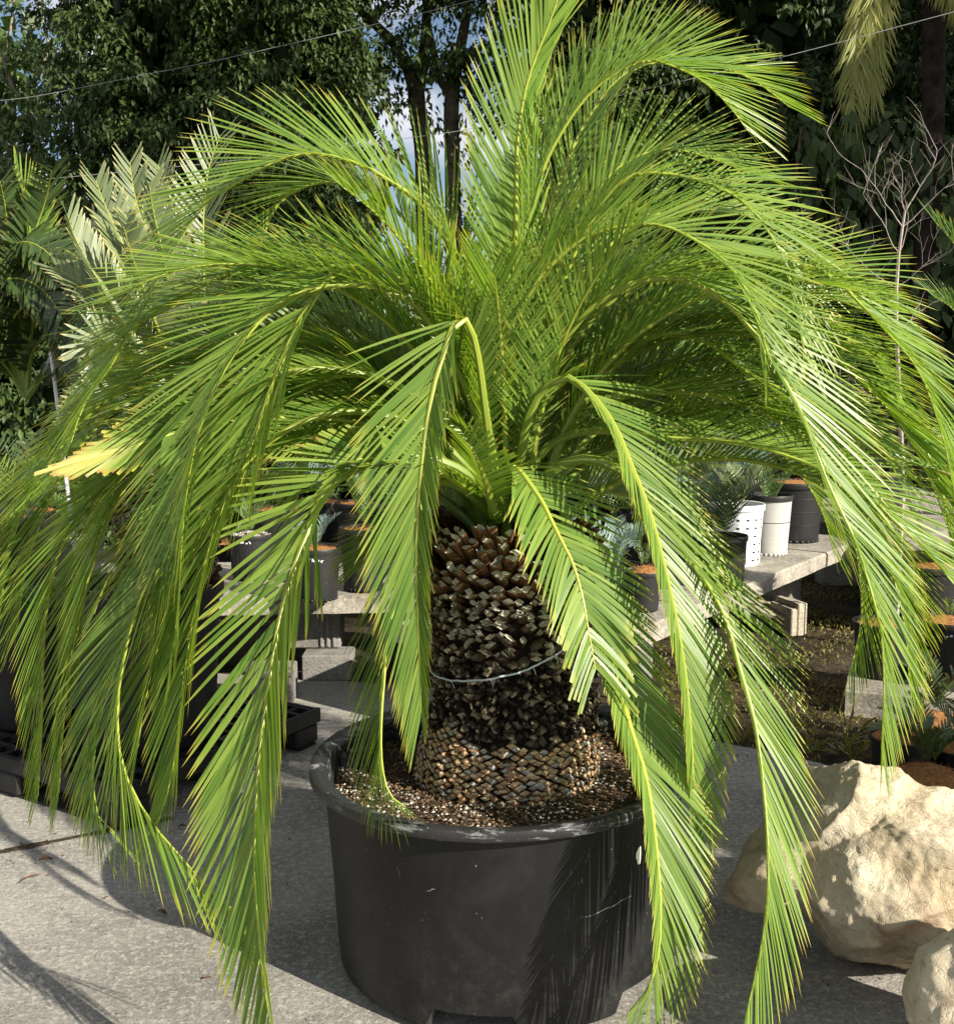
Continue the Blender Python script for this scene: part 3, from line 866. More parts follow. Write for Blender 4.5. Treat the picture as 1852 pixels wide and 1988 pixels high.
fr([(990,1000),(965,900),(935,800),(900,700),(865,640),(830,594),(803,568),(777,545),(750,527),(717,516),(680,519),(650,530),(617,566),(592,602),(572,640),(555,682),(537,725),(520,770),(505,815),(488,862),(466,902),(448,945),(430,985),(412,1040),(396,1100),(384,1165),(373,1220),(362,1285),(352,1355),(345,1430),(334,1500),(320,1560),(305,1603)], [2.78,2.68,2.56,2.44,2.34,2.26], Lmax=.26, roll=(24,4), n=124, hdir=(-.85,-.6), a0=52, a1=18, tipl=.3, wid=.0095)
fr([(985,1000),(955,900),(920,790),(880,700),(840,635),(817,600),(783,578),(750,563),(717,554),(684,552),(640,556),(590,566),(540,592),(500,625),(476,656),(446,696),(423,742),(403,786),(385,835),(372,890),(363,945),(356,1000),(352,1060),(349,1120),(345,1175),(338,1235),(330,1290)], [2.8,2.7,2.58,2.46,2.38,2.32], Lmax=.26, roll=(26,6), n=112, hdir=(-.9,-.5), a0=54, a1=20)
# upper left arches
fr([(985,1000),(965,860),(940,740),(912,620),(883,500),(850,443),(823,403),(790,373),(750,347),(717,327),(667,308),(617,298),(583,299),(550,307),(516,323),(483,343),(450,360),(416,380),(393,403),(370,432),(353,460),(330,498),(306,542),(285,590)], [2.84,2.82,2.78,2.72,2.68], Lmax=.28, roll=(38,26), n=96, a0=58, a1=22, wid=.0095)
fr([(988,1000),(975,880),(958,760),(930,650),(900,600),(870,562),(850,520),(823,473),(790,430),(750,390),(700,362),(650,352),(600,360),(560,378),(533,406),(516,446),(502,490),(496,540),(494,590),(492,640)], [2.86,2.96,3.02,3.02,2.98], Lmax=.22, roll=(30,0), n=88, a0=52, wid=.008)
fr([(980,1000),(950,880),(910,770),(860,680),(800,620),(740,570),(680,535),(620,518),(550,514),(500,519),(450,530),(400,550),(350,578),(306,611),(276,620),(253,650),(230,686),(206,726),(180,757),(156,803),(138,860)], [2.84,2.84,2.82,2.76,2.7], Lmax=.27, roll=(34,18), n=100, a0=56, wid=.0092)
# far left cascade
fr([(975,1000),(920,880),(850,790),(770,720),(680,680),(590,665),(500,675),(420,705),(360,750),(320,800),(286,850),(263,890),(241,925),(220,967),(200,1017),(184,1065),(173,1117),(163,1175),(158,1240),(152,1310)], [2.82,2.8,2.74,2.66,2.58], Lmax=.26, roll=(26,4), n=104, a0=54, hdir=(-1,-.35))
fr([(978,1002),(930,900),(870,820),(790,760),(700,725),(610,715),(520,735),(450,780),(400,850),(370,930),(350,990),(332,1045),(310,1094),(290,1137),(266,1182),(250,1233),(238,1293),(230,1343),(228,1393),(229,1440),(240,1490),(260,1543),(290,1588),(317,1627),(352,1665),(400,1720),(450,1763),(473,1790)], [2.8,2.7,2.55,2.42,2.3,2.2], Lmax=.24, roll=(22,-6), n=120, a0=52, a1=30, hdir=(-.9,-.6), droop=.22, wid=.009, tipl=.5)
fr([(970,1002),(900,890),(810,800),(710,740),(600,700),(490,690),(390,700),(300,740),(230,790),(170,850),(125,915),(98,970),(78,1020),(60,1070),(48,1120),(40,1170),(33,1225)], [2.84,2.86,2.86,2.82,2.78], Lmax=.25, roll=(24,0), n=96, a0=54)
fr([(970,1004),(890,920),(800,850),(700,805),(590,785),(480,790),(380,820),(290,870),(220,930),(165,990),(130,1045),(112,1080),(98,1140),(90,1195),(85,1260),(83,1327),(82,1393),(79,1460),(74,1545)], [2.82,2.78,2.72,2.66,2.6], Lmax=.24, roll=(22,0), n=104, a0=52, tipl=.3)
fr([(972,1004),(900,930),(820,880),(730,850),(640,845),(550,860),(470,900),(400,965),(345,1040),(300,1120),(262,1190),(234,1255),(213,1320),(200,1360),(190,1410),(184,1460),(181,1503),(186,1568),(200,1603),(223,1618)], [2.8,2.7,2.58,2.48,2.4], Lmax=.23, roll=(20,0), n=100, a0=50, droop=.15, hdir=(-1,-.5))
# the yellow clipped frond at left and the small clipped one
fr([(972,1003),(900,900),(810,850),(700,822),(600,812),(500,812),(420,822),(350,838),(290,856),(245,870),(215,879),(196,884)], [2.8,2.76,2.7,2.62,2.5], Lmax=.175, roll=(24,62), n=96, a0=56, a1=2, ap=3.5, cut_from=.80, cutw=1.9, tipl=.80, scorch_from=.86, yellow_from=.84, label='frond with a yellow clipped and scorched end', yellow=.9, wid=.0085, lo=.5, keel=6)
fr([(970,1004),(880,880),(780,800),(670,760),(560,750),(450,765),(360,810),(290,880),(235,960),(195,1050),(165,1150),(145,1250),(130,1350),(120,1450),(115,1540)], [2.8,2.74,2.66,2.58,2.5], Lmax=.24, roll=(24,2), n=104, a0=52, hdir=(-1,-.4))
fr([(970,1004),(900,900),(810,830),(710,800),(610,810),(520,860),(450,930),(400,1010),(360,1100),(325,1190),(300,1280),(280,1370),(268,1450)], [2.8,2.66,2.52,2.42,2.34], Lmax=.24, roll=(22,2), n=96, a0=52, hdir=(-.9,-.5))
fr([(968,1004),(880,860),(770,760),(640,700),(510,680),(380,690),(270,730),(180,800),(110,880),(60,960),(25,1050),(5,1150),(-5,1250)], [2.85,2.88,2.88,2.84,2.78], Lmax=.25, roll=(28,6), n=100, a0=54)
fr([(1004,1002),(1040,900),(1110,820),(1210,770),(1320,760),(1430,780),(1530,830),(1610,900),(1670,980),(1715,1070),(1745,1160),(1760,1250),(1765,1330)], [2.85,2.86,2.84,2.78,2.7], Lmax=.24, roll=(22,2), n=98, a0=52)
fr([(1004,1002),(1050,860),(1130,750),(1240,680),(1360,650),(1480,655),(1590,690),(1680,750),(1750,830),(1800,920),(1835,1010),(1860,1100)], [2.88,2.94,2.96,2.92,2.86], Lmax=.26, roll=(26,8), n=100, a0=54)
fr([(968,1006),(920,960),(860,920),(800,900),(750,893),(715,890),(690,893),(672,900)], [2.78,2.66,2.58,2.52], Lmax=.17, roll=(24,30), n=52, a0=60, a1=34, cut_from=.55, tipl=.95, mat='leaf', label='short frond clipped into a fan', wid=.011, yellow=1.1)
fr([(960,1000),(950,960),(935,915),(920,880),(905,858),(895,846)], [2.66,2.58,2.5,2.46], Lmax=.11, roll=10, n=24, a0=64, a1=58, cut_from=.5, tipl=.9, hdir=(-.5,-1), label='snapped young frond with a pale broken end', rr=.009)
# lower shaded crown fronds
fr([(970,1010),(930,985),(880,975),(820,985),(770,1010),(730,1050),(700,1100)], [2.84,3.0,3.12,3.2], Lmax=.20, roll=10, n=62, a0=56)
fr([(1010,1010),(1060,975),(1120,955),(1190,955),(1260,975),(1320,1010),(1370,1060),(1400,1120)], [2.86,3.0,3.15,3.25], Lmax=.2, roll=15, n=66, a0=56)

# fronds of the far side and the dense middle, fanned from the crown ---------
random.seed(21)
C0 = Vector((0.085, 2.85, 1.11))
def free(azd, L, e0, e1, bend=1.0, **kw):
    a = R(azd)
    b = C0 + Vector((math.cos(a) * .07, math.sin(a) * .07, random.uniform(-.02, .05)))
    kw.setdefault('roll', random.uniform(5, 22))
    return frond(cyc, arc_points(b, a, L, e0, e1, 14, bend, random.uniform(-.25, .25)), n=int(66 * L), wid=.0068, s0=.2, lo=.2, Lmax=random.uniform(.24, .28), **kw)
specs = [(20, 1.45, 80, -60, 1.2), (38, 1.4, 76, -66, 1.1), (55, 1.35, 74, -62, 1.1), (72, 1.2, 70, -66, 1.0), (90, 1.15, 68, -66, 1.0), (108, 1.2, 70, -66, 1.0), (126, 1.3, 74, -62, 1.1),
         (144, 1.4, 76, -66, 1.1), (162, 1.45, 80, -58, 1.2), (45, 1.2, 80, 0, 1.3), (12, 1.45, 74, -70, 1.0), (170, 1.45, 74, -70, 1.0),
         (30, 1.4, 62, -74, 1.0), (60, 1.3, 60, -72, 1.0), (130, 1.3, 60, -72, 1.0), (152, 1.4, 60, -74, 1.0), (104, .85, 84, 40, 1.3), (70, .85, 84, 30, 1.3),
         (2, 1.35, 80, -40, 1.2), (182, 1.35, 80, -44, 1.2), (200, 1.25, 82, -35, 1.3), (338, 1.25, 82, -30, 1.3),
         (5, 1.3, 50, -72, 1.0), (176, 1.3, 50, -72, 1.0), (100, 1.2, 50, -70, 1.0), (262, .8, 84, 30, 1.4), (304, .95, 84, 25, 1.4), (232, .95, 84, 25, 1.4)]
for az, L, e0, e1, bd in specs:
    free(az + random.uniform(-4, 4), L * random.uniform(.95, 1.05), e0, e1, bd)

# ================================================================== BENCHES, BLOCKS
BZ = 0.46
def Mbox(origin, xdir, ydir, zdir=(0, 0, 1)):
    o, x, y, z = Vector(origin), Vector(xdir), Vector(ydir), Vector(zdir)
    return Matrix(((x.x, y.x, z.x, o.x), (x.y, y.y, z.y, o.y), (x.z, y.z, z.z, o.z), (0, 0, 0, 1)))

def rough_slab(mb, Mx, L, W, T, seg=14, chip=0.012, seed=0):
    """cast slab with chipped edges"""
    xs = np.linspace(0, L, seg + 1)
    prof = [(0, -T), (0, -0.012), (0.010, 0), (W - 0.010, 0), (W, -0.012), (W, -T)]
    vs, fs = [], []
    for i, x in enumerate(xs):
        for j, (y, z) in enumerate(prof):
            q = mnoise.noise(Vector((x * 5 + seed, j * 3.1, seed)))
            vs.append(tuple(Mx @ Vector((x, y + (abs(q) * chip if j < 3 else 0), z - (abs(q) * chip * .5 if j in (1, 2) else 0)))))
    m_ = len(prof)
    for i in range(seg):
        for j in range(m_):
            a, b = i * m_ + j, i * m_ + (j + 1) % m_
            fs.append((a, a + m_, b + m_, b))
    fs.append(tuple(range(m_))); fs.append(tuple(seg * m_ + j for j in range(m_ - 1, -1, -1)))
    mb.add(vs, fs)

A, B = on(1262, 1214, BZ), on(1615, 1071, BZ)
d = (B - A).normalized(); nrm_ = Vector((-d.y, d.x, 0))
rb_ = empty('plant_bench', A, label='long concrete slab bench right of the cycad trunk, carrying white and black pots', cat='bench')
mb = MB(); O_ = A - d * 0.62
rough_slab(mb, Mbox(O_, d, nrm_), 1.10, .92, .085, seed=1)
link('bench_top', mb.mesh('bench_top', False), M['slab'], rb_)
mb = MB(); rough_slab(mb, Mbox(O_ + d * 1.106 + Vector((0, 0, .004)), d, nrm_), 2.5, .92, .085, seg=30, seed=5)
link('bench_top', mb.mesh('bench_top', False), M['slab'], rb_)
for q in (0.16, 1.10, 3.2):
    mb = MB()
    mb.box(0, .19, .32, .80, -.53, -.089, Mbox(O_ + d * q, d, nrm_), bev=.008)
    link('bench_leg', mb.mesh('bench_leg', False), M['block'], rb_)

lb = empty('plant_bench', on(300, 1168, BZ), label='rough concrete slab bench left of the trunk with grey and black pots of seedlings', cat='bench')
A2, B2 = on(-700, 1178, BZ), on(846, 1152, BZ)
d2 = (B2 - A2).normalized(); n2 = Vector((-d2.y, d2.x, 0))
mb = MB()
rough_slab(mb, Mbox(A2, d2, n2), (B2 - A2).length - 1.30, 1.0, .085, seg=26, chip=.02, seed=9)
link('bench_top', mb.mesh('bench_top', False), M['slab'], lb)
mb = MB()
rough_slab(mb, Mbox(A2 + d2 * ((B2 - A2).length - 1.295) + Vector((0, 0, -.004)), d2, n2), 1.30, 1.0, .09, seg=26, chip=.03, seed=13)
link('bench_top', mb.mesh('bench_top', False), M['slab'], lb)

def block(name, x0, x1, ybot, h, depth, z0, label, mat='block', rot=0, group=None, hollow=True):
    p0, p1 = on(x0, ybot, z0), on(x1, ybot, z0)
    mb = MB()
    L = (p1 - p0).length
    dd = (p1 - p0).normalized(); nn = Vector((-dd.y, dd.x, 0))
    Mx = Mbox(p0, dd, nn)
    mb.box(0, L, 0, depth, 0, h, Mx, bev=.006)
    if hollow:                                      # ribbed end face
        for k_ in range(3):
            mb.box(L * (.62 + .12 * k_), L * (.67 + .12 * k_), -.012, .004, .012, h - .012, Mx, bev=.002)
    return link(name, mb.mesh(name, False), M[mat], label=label, cat='concrete block', group=group)
block('concrete_block', 586, 682, 1322, .13, .19, 0, 'lower of the two grey concrete blocks holding up the left bench', hollow=False)
block('concrete_block', 560, 661, 1259, .195, .19, .134, 'upper ribbed grey concrete block directly under the left bench slab')
block('concrete_block', 476, 566, 1372, .17, .19, 0, 'squat grey concrete block in shade left of the bench support blocks', hollow=False)

# broken blocks on the weeds under the right bench: a tipped U shaped block, an upright one and a round stone
def tipped_block():
    p = on(1410, 1222, -.06)
    q = on(1535, 1234, -.06)
    dd = (q - p).normalized(); nn = Vector((-dd.y, dd.x, 0))
    root = empty('fallen_block', p, label='pale hollow concrete block lying on its side in the weeds under the bench', cat='concrete block')
    mb = MB()
    T_ = R(9)
    up = Vector((0, 0, 1)) * math.cos(T_) + dd * math.sin(T_)
    d3 = dd * math.cos(T_) - Vector((0, 0, 1)) * math.sin(T_)
    Mx = Mbox(p + Vector((0, 0, .135)), d3, nn, up)
    L = .40
    mb.box(-.02, L, 0, .30, 0, .035, Mx, bev=.008)                 # top wall
    mb.box(L - .035, L + .0, 0.003, .297, -.155, -.002, Mx, bev=.006)          # end web
    mb.box(-.02, .015, 0.003, .297, -.10, -.002, Mx, bev=.006)
    mb.box(-.018, L - .002, .265, .295, -.15, -.003, Mx, bev=.006)      # far wall
    link('block_shell', mb.mesh('block_shell', False), M['pale_block'], root)
tipped_block()
p = on(1548, 1236, -.06)
mb = MB()
Mx = Mbox(p, Vector((.96, .28, 0)), Vector((-.28, .96, 0)))
mb.box(0, .045, 0, .26, 0, .20, Mx, bev=.006)
mb.box(.052, .082, 0.03, .23, 0, .195, Mx, bev=.004)
mb.box(-.045, -.004, 0, .25, 0, .17, Mx, bev=.006)
link('fallen_block', mb.mesh('fallen_block', False), M['pale_block'], label='ribbed end of a pale concrete block standing upright in the weeds', cat='concrete block')

# ================================================================== ROCKS
def rock(name, c, lobes, planes, seed, sub=6, amp=0.03, p_=7, **kw):
    import bmesh
    bm = bmesh.new()
    bmesh.ops.create_icosphere(bm, subdivisions=sub, radius=1)
    pl = [(Vector(n_).normalized(), h_) for n_, h_ in planes]
    for v in bm.verts:
        d_ = v.co.normalized()
        acc = 0
        for (lx, ly, lz, ax, ay, az_) in lobes:                # ellipsoids, seen from the centre
            e = Vector((d_.x / ax, d_.y / ay, d_.z / az_)); o_ = Vector((lx / ax, ly / ay, lz / az_))
            A_ = e.length_squared; B_ = e.dot(o_); C_ = o_.length_squared - 1
            disc = B_ * B_ - A_ * C_
            if disc > 0:
                t = (B_ + math.sqrt(disc)) / A_
                if t > 0: acc += t ** p_
        r = acc ** (1 / p_)
        q0 = d_ * r * 3.0 + Vector((seed, seed * .7, 0))
        for n_, h_ in pl:
            k = d_.dot(n_)
            if k > 0.02:
                hh = h_ * (1 + .10 * mnoise.noise(q0 * 1.3 + n_ * 5))
                lim = hh / k
                if r > lim: r = lim + (r - lim) * .12
        p = d_ * r
        q = p * 3.0 + Vector((seed, seed * .7, 0))
        n_ = mnoise.noise(q) * 1.3 + mnoise.noise(q * 2.1) * .9
        n_ += (1 - abs(mnoise.noise(q * 1.7 + Vector((9, 0, 0)))) * 2) * .55
        n_ += (1 - abs(mnoise.noise(q * 4.1 + Vector((2, 5, 0)))) * 2) * .28
        n_ += mnoise.noise(q * 8) * .26 + mnoise.noise(q * 17) * .15 - abs(mnoise.noise(q * 33)) * .11
        p += d_ * (n_ * amp)
        if p.z < -c[2] + .004: p.z = -c[2] + .004
        v.co = p + Vector(c)
    me = bpy.data.meshes.new(name)
    bm.to_mesh(me); bm.free()
    me.polygons.foreach_set('use_smooth', [True] * len(me.polygons))
    return link(name, me, M['rock'], **kw)
rock('boulder', (1.08, 2.73, .235),
     [(.12, -.02, -.02, .38, .27, .23), (-.12, .12, .14, .22, .18, .17), (-.41, .06, .0, .20, .20, .115), (.45, .05, .02, .30, .26, .21)],
     [((-.30, -.72, .62), .225), ((.05, -.95, -.25), .25), ((-.1, -.5, -.85), .19), ((.35, -.25, .9), .215), ((-.75, .1, .65), .24), ((-.8, -.5, -.3), .30), ((.2, .6, .8), .27)],
     3.1, sub=7, amp=.025, label='big cream limestone boulder with a jutting ledge, beside the tub', cat='rock')
rock('boulder', (1.12, 2.12, .20),
     [(0, 0, .03, .20, .20, .17), (.14, .0, .04, .22, .2, .2), (-.02, -.02, -.12, .17, .2, .12)],
     [((-.6, -.5, .6), .175), ((.1, -.9, .4), .19), ((-.9, -.2, -.1), .20), ((-.3, -.9, -.3), .19)],
     8.4, sub=6, amp=.026, label='smaller rounded limestone rock cut off by the lower right corner', cat='rock')

# ================================================================== POTS
def text_marks(mb, ctr, r, a0_, z, hgt, seed):
    """handwritten paint marker scribble on a pot"""
    rr_ = random.Random(seed)
    a = a0_
    for ch in range(5):
        pts_ = []
        for k_ in range(7):
            aa = a + rr_.uniform(0, .7) * hgt / r
            pts_.append(Vector((ctr[0] + r * math.cos(aa), ctr[1] + r * math.sin(aa), z + rr_.uniform(-.5, .5) * hgt)))
        q, _ = smooth_path(pts_[:4], 12)
        mb.tube([Vector(v) for v in q], .0022, 4)
        a += hgt / r * .95

def pot(name, x, ybase, zb, rt, h, mat='dark_plastic', top='coir', label=None, group=None, style='plain', leaves=None, cat='potted plant',
        rb=None, empty_pot=False, mound=.02, leafmat='leaf_fern', scrib=None, pos=None, fill=None):
    c = pos if pos is not None else on(x, ybase, zb)
    rb = rb or rt * .82
    if pos is None:
        c = c + Vector((c.x * .0, rb * .9, 0))
        k_ = c.y / (c.y - rb * .9); c.x *= k_
    root = empty(name, c, label=label, cat=cat, group=group)
    n_ = 40
    m = MB()
    lip = h * .085
    wall = [(rb * .6, .004), (rb * .97, .003), (rb, .012)]
    steps = 10
    for i in range(1, steps + 1):
        t = i / steps
        wall.append((rb + (rt * .955 - rb) * t, .012 + (h - lip - .012) * t))
    m.lathe(wall, c, n_, cap0=True)
    lipm = MB()
    lipm.lathe([(rt * .955, h - lip), (rt, h - lip - .003), (rt * 1.01, h - lip * .6), (rt * 1.01, h - .004), (rt * .995, h), (rt * .95, h - .002), (rt * .93, h - lip), (rt * .90, h * .55)], c, n_)
    if style in ('slots', 'ribbed'):
        for j in range(26):                       # castellated foot
            a = 2 * math.pi * j / 26
            e = Vector((-math.sin(a), math.cos(a), 0)); o_ = Vector((math.cos(a), math.sin(a), 0))
            m.box(-rb * .065, rb * .065, rb * .97, rb * 1.03, .002, h * .055, Mbox(c, e, o_))
    if style == 'ribbed':
        for zz_ in (.30, .52, .74):
            r_ = rb + (rt * .955 - rb) * zz_
            m.lathe([(r_ * .99, h * zz_ - .004), (r_ * 1.012, h * zz_ - .002), (r_ * 1.012, h * zz_ + .002), (r_ * .99, h * zz_ + .004)], c, n_)
    if style == 'panel':
        for j in range(12):
            a = 2 * math.pi * j / 12
            e = Vector((-math.sin(a), math.cos(a), 0)); o_ = Vector((math.cos(a), math.sin(a), 0))
            r_ = (rb + rt * .955) / 2
            m.box(-rb * .03, rb * .03, r_ * .985, r_ * 1.02, h * .10, h * .82, Mbox(c, e, o_), bev=.002)
    body = link('pot', m.mesh('pot', False), M[mat], root)
    link('rim', lipm.mesh('rim'), M['dark_plastic' if mat == 'grey_plastic' else mat], body)
    for f_ in body.data.polygons: f_.use_smooth = len(f_.vertices) == 4 and abs(f_.normal.z) < .5 and style not in ('panel',)
    if style == 'holes':
        hm = MB()
        for j in range(16):
            for z_ in np.arange(.12, .80, .13):
                a = 2 * math.pi * (j + .5) / 16
                e = Vector((-math.sin(a), math.cos(a), 0)); o_ = Vector((math.cos(a), math.sin(a), 0))
                r_ = rb + (rt * .955 - rb) * z_
                hm.box(-.008, .008, r_ - .01, r_ + .0022, h * z_ - .005, h * z_ + .005, Mbox(c, e, o_))
        link('drain_slots', hm.mesh('drain_slots', False), M['black_plastic'], body, kind='stuff')
        rm = MB()
        for j in range(8):
            a = 2 * math.pi * j / 8 + .2
            e = Vector((-math.sin(a), math.cos(a), 0)); o_ = Vector((math.cos(a), math.sin(a), 0))
            r_ = (rb + rt * .955) / 2
            rm.box(-.004, .004, r_ * .97, r_ * 1.03, h * .06, h * .86, Mbox(c, e, o_), bev=.001)
        link('rib', rm.mesh('rib', False), M[mat], body)
    sz = h * (fill if fill is not None else .93)
    if not empty_pot:
        sm = MB()
        vs, fs = [], []
        nr_, na_ = 7, 30
        for i in range(nr_ + 1):
            for j in range(na_):
                a = 2 * math.pi * j / na_; r_ = rt * .925 * i / nr_
                zc = sz + mound * (1 - (i / nr_) ** 2) + .006 * mnoise.noise(Vector((c.x + r_ * math.cos(a) * 40, r_ * math.sin(a) * 40, c.y)))
                vs.append((c.x + r_ * math.cos(a), c.y + r_ * math.sin(a), c.z + zc))
        for i in range(nr_):
            for j in range(na_):
                a, b = i * na_ + j, i * na_ + (j + 1) % na_
                fs.append((a, b, b + na_, a + na_))
        sm.add(vs, fs)
        # loose fibres or grit standing out of the surface
        for i in range(220 if top == 'coir' else 260):
            a, r_ = random.random() * 6.28, math.sqrt(random.random()) * rt * .9
            p_ = Vector((c.x + r_ * math.cos(a), c.y + r_ * math.sin(a), c.z + sz + mound * (1 - (r_ / rt) ** 2)))
            if top == 'coir':
                q_ = p_ + Vector((random.gauss(0, .012), random.gauss(0, .012), abs(random.gauss(0, .010))))
                s_ = Vector((.0012, .0006, 0))
                sm.add([p_ - s_, p_ + s_, q_], [(0, 1, 2)])
        link('coir_top' if top == 'coir' else 'soil', sm.mesh('coir', False), M['coir' if top == 'coir' else 'mix_soil'], root)
        if top == 'grit':
            gm = MB()
            for i in range(240):
                a, r_ = random.random() * 6.28, math.sqrt(random.random()) * rt * .9
                s_ = random.uniform(.003, .006)
                gm.add(ov * s_ + np.array([c.x + r_ * math.cos(a), c.y + r_ * math.sin(a), c.z + sz + mound * (1 - (r_ / rt) ** 2) + .002]), of, np.array([.5, .47, .40]) * random.uniform(.4, 1.2))
            link('perlite', gm.mesh('perlite', False), M['chips'], root, kind='stuff')
    if scrib:
        tm = MB(); text_marks(tm, (c.x, c.y), rt * .945, scrib[0], c.z + h * scrib[1], scrib[2], int(x))
        link('marker_writing', tm.mesh('marker_writing'), M['ink'], body)
    if leaves:
        for (cnt, L, e0, e1, lm, wd, spread, kw_) in leaves:
            off = random.random() * 6.28
            for i in range(cnt):
                a = off + 2 * math.pi * i / cnt + random.uniform(-.3, .3)
                b = c + Vector((math.cos(a) * .012, math.sin(a) * .012, sz + mound * .8))
                kk = dict(n=int(L * 42) + 8, Lmax=lm, roll=random.uniform(-10, 20), keel=18, wid=wd, mat=leafmat, rr=.0045, name='leaf', a0=64, a1=34, rachis_child=False, jit=.09)
                kk.update(kw_)
                frond(root, arc_points(b, a, L * random.uniform(.8, 1.12), e0 + random.uniform(-12, 8), e1 + random.uniform(-15, 15), 9, 1.2, random.uniform(-.3, .3)), **kk)
    return root

random.seed(5)
gp = 'pots standing on the right bench'
seed_l = lambda c_, L, **k: [(c_, L, 82, 15, .075, .007, 0, k)]
pot('nursery_pot', 1249, 1190, BZ, .082, .185, label='small black pot heaped with orange coir at the near edge of the right bench', group=gp, mound=.03, leaves=[(3, .16, 80, 30, .04, .004, 0, {})])
pot('nursery_pot', 1196, 1184, BZ, .115, .20, label='wide black pot of bluish leaves between the trunk and the small coir pot', group=gp, top='soil', leaves=[(7, .42, 80, -20, .08, .010, 0, {'mat': 'leaf_blue'})], fill=.7)
pot('nursery_pot', 1284, 1145, BZ, .088, .285, label='slim tall black pot behind the coir pot, without a lip mark', group=gp, top='soil', leaves=[(6, .38, 84, 0, .08, .007, 0, {})], fill=.8)
pot('nursery_pot', 1240, 1100, BZ, .13, .30, label='black pot with glossy thick rim further back behind the trunk', group=gp, top='soil', style='panel', leaves=[(9, .5, 80, -20, .10, .013, 0, {'mat': 'leaf_blue'})], fill=.7)
pot('nursery_pot', 1404, 1147, BZ, .115, .27, label='ridged black pot in front of the white pot on the right bench', group=gp, top='grit', style='panel', leaves=[(7, .44, 82, 5, .11, .008, 0, {'mat': 'leaf_dark'})], fill=.82)
pot('nursery_pot', 1428, 1103, BZ, .150, .35, mat='white_plastic', label='white plastic pot with rows of drain slots on the right bench', group=gp, style='holes', top='soil', fill=.86, leaves=[(5, .30, 82, 35, .085, .009, 0, {'mat': 'leaf_glaucous'})])
pot('nursery_pot', 1490, 1081, BZ, .135, .36, mat='grey_plastic', label='weathered pale grey pot with a black rim, right of the white pot', group=gp, style='slots', top='soil', fill=.75, leaves=[(6, .38, 78, 20, .07, .006, 0, {})])
pot('nursery_pot', 1537, 1056, BZ, .195, .385, label='large ribbed black pot topped with orange coir behind the pale grey pot', group=gp, style='ribbed', mound=.03, leaves=[(5, .40, 78, 25, .07, .006, 0, {})])
pot('nursery_pot', 1330, 1090, BZ, .13, .30, label='black pot of grey leaved cycad seedlings between the slim pot and the white pot', group=gp, top='grit', style='panel', leaves=[(11, .55, 82, 0, .11, .012, 0, {'mat': 'leaf_glaucous'})])
gl = 'pots standing on the left bench'
pot('nursery_pot', 706, 1150, BZ, .118, .315, mat='dark_plastic', label='large dark grey pot with orange coir at the right end of the left bench', group=gl, style='slots', scrib=(-1.25, .80, .022), leaves=[(6, .34, 86, 55, .05, .005, 0, {})], mound=.015)
pot('nursery_pot', 616, 1170, BZ, .118, .255, label='squat black pot with white marker writing, left of the large grey pot', group=gl, style='slots', scrib=(-2.0, .80, .022), leaves=[(5, .18, 80, 20, .05, .005, 0, {'mat': 'leaf_blue'})], mound=.01)
pot('nursery_pot', 489, 1128, BZ, .118, .24, label='black pot with arched panels and white grit on the left bench', group=gl, style='panel', top='grit', scrib=(-2.0, .86, .016), leaves=[(5, .2, 84, 30, .06, .005, 0, {})])
pot('nursery_pot', 541, 1075, BZ, .165, .26, label='wide black pot of coir behind the arched panel pot', group=gl, leaves=[(8, .38, 84, 10, .08, .006, 0, {'mat': 'leaf_dark'})])
pot('nursery_pot', 700, 1075, BZ, .15, .30, label='black coir pot half hidden behind the large grey pot', group=gl, leaves=[(9, .48, 82, 0, .09, .007, 0, {})])
pot('nursery_pot', 630, 1055, BZ, .14, .26, label='black pot of feathery seedlings in the back row of the left bench', group=gl, leaves=[(10, .45, 80, -10, .09, .006, 0, {'mat': 'leaf_blue'})])
pot('nursery_pot', 780, 1080, BZ, .14, .27, label='black pot directly behind the trunk on the left bench', group=gl, leaves=[(8, .42, 80, -10, .09, .006, 0, {})])
pot('nursery_pot', 40, 1176, BZ, .15, .17, label='low black pot with brown coir at the far left of the bench', group=gl, leaves=[(8, .30, 75, -10, .06, .005, 0, {})])
pot('nursery_pot', 150, 1122, BZ, .15, .20, label='black pot with pale grit second from the left frame edge', group=gl, top='grit', leaves=[(9, .38, 80, 0, .08, .006, 0, {})])
pot('nursery_pot', 18, 1110, BZ, .16, .19, label='black pot with pale gravel behind the leftmost coir pot', group=gl, top='grit', leaves=[(10, .55, 84, 20, .09, .006, 0, {'mat': 'leaf_dark'})])
# far grey trough at the left edge
mb = MB(); p = on(-60, 935, .5)
mb.box(0, .62, 0, .4, 0, .19, Mbox((p.x, 6.9, .62), (1, 0, 0), (0, 1, 0)), bev=.01)
mb.box(-.02, .64, -.02, .42, .193, .215, Mbox((p.x, 6.9, .62), (1, 0, 0), (0, 1, 0)), bev=.006)
mb.box(.04, .14, .05, .35, -.69, -.004, Mbox((p.x, 6.9, .62), (1, 0, 0), (0, 1, 0)))
mb.box(.46, .56, .05, .35, -.69, -.004, Mbox((p.x, 6.9, .62), (1, 0, 0), (0, 1, 0)))
link('planting_trough', mb.mesh('planting_trough', False), M['block'], label='grey weathered trough with a pale lip at the left edge of the frame', cat='trough')

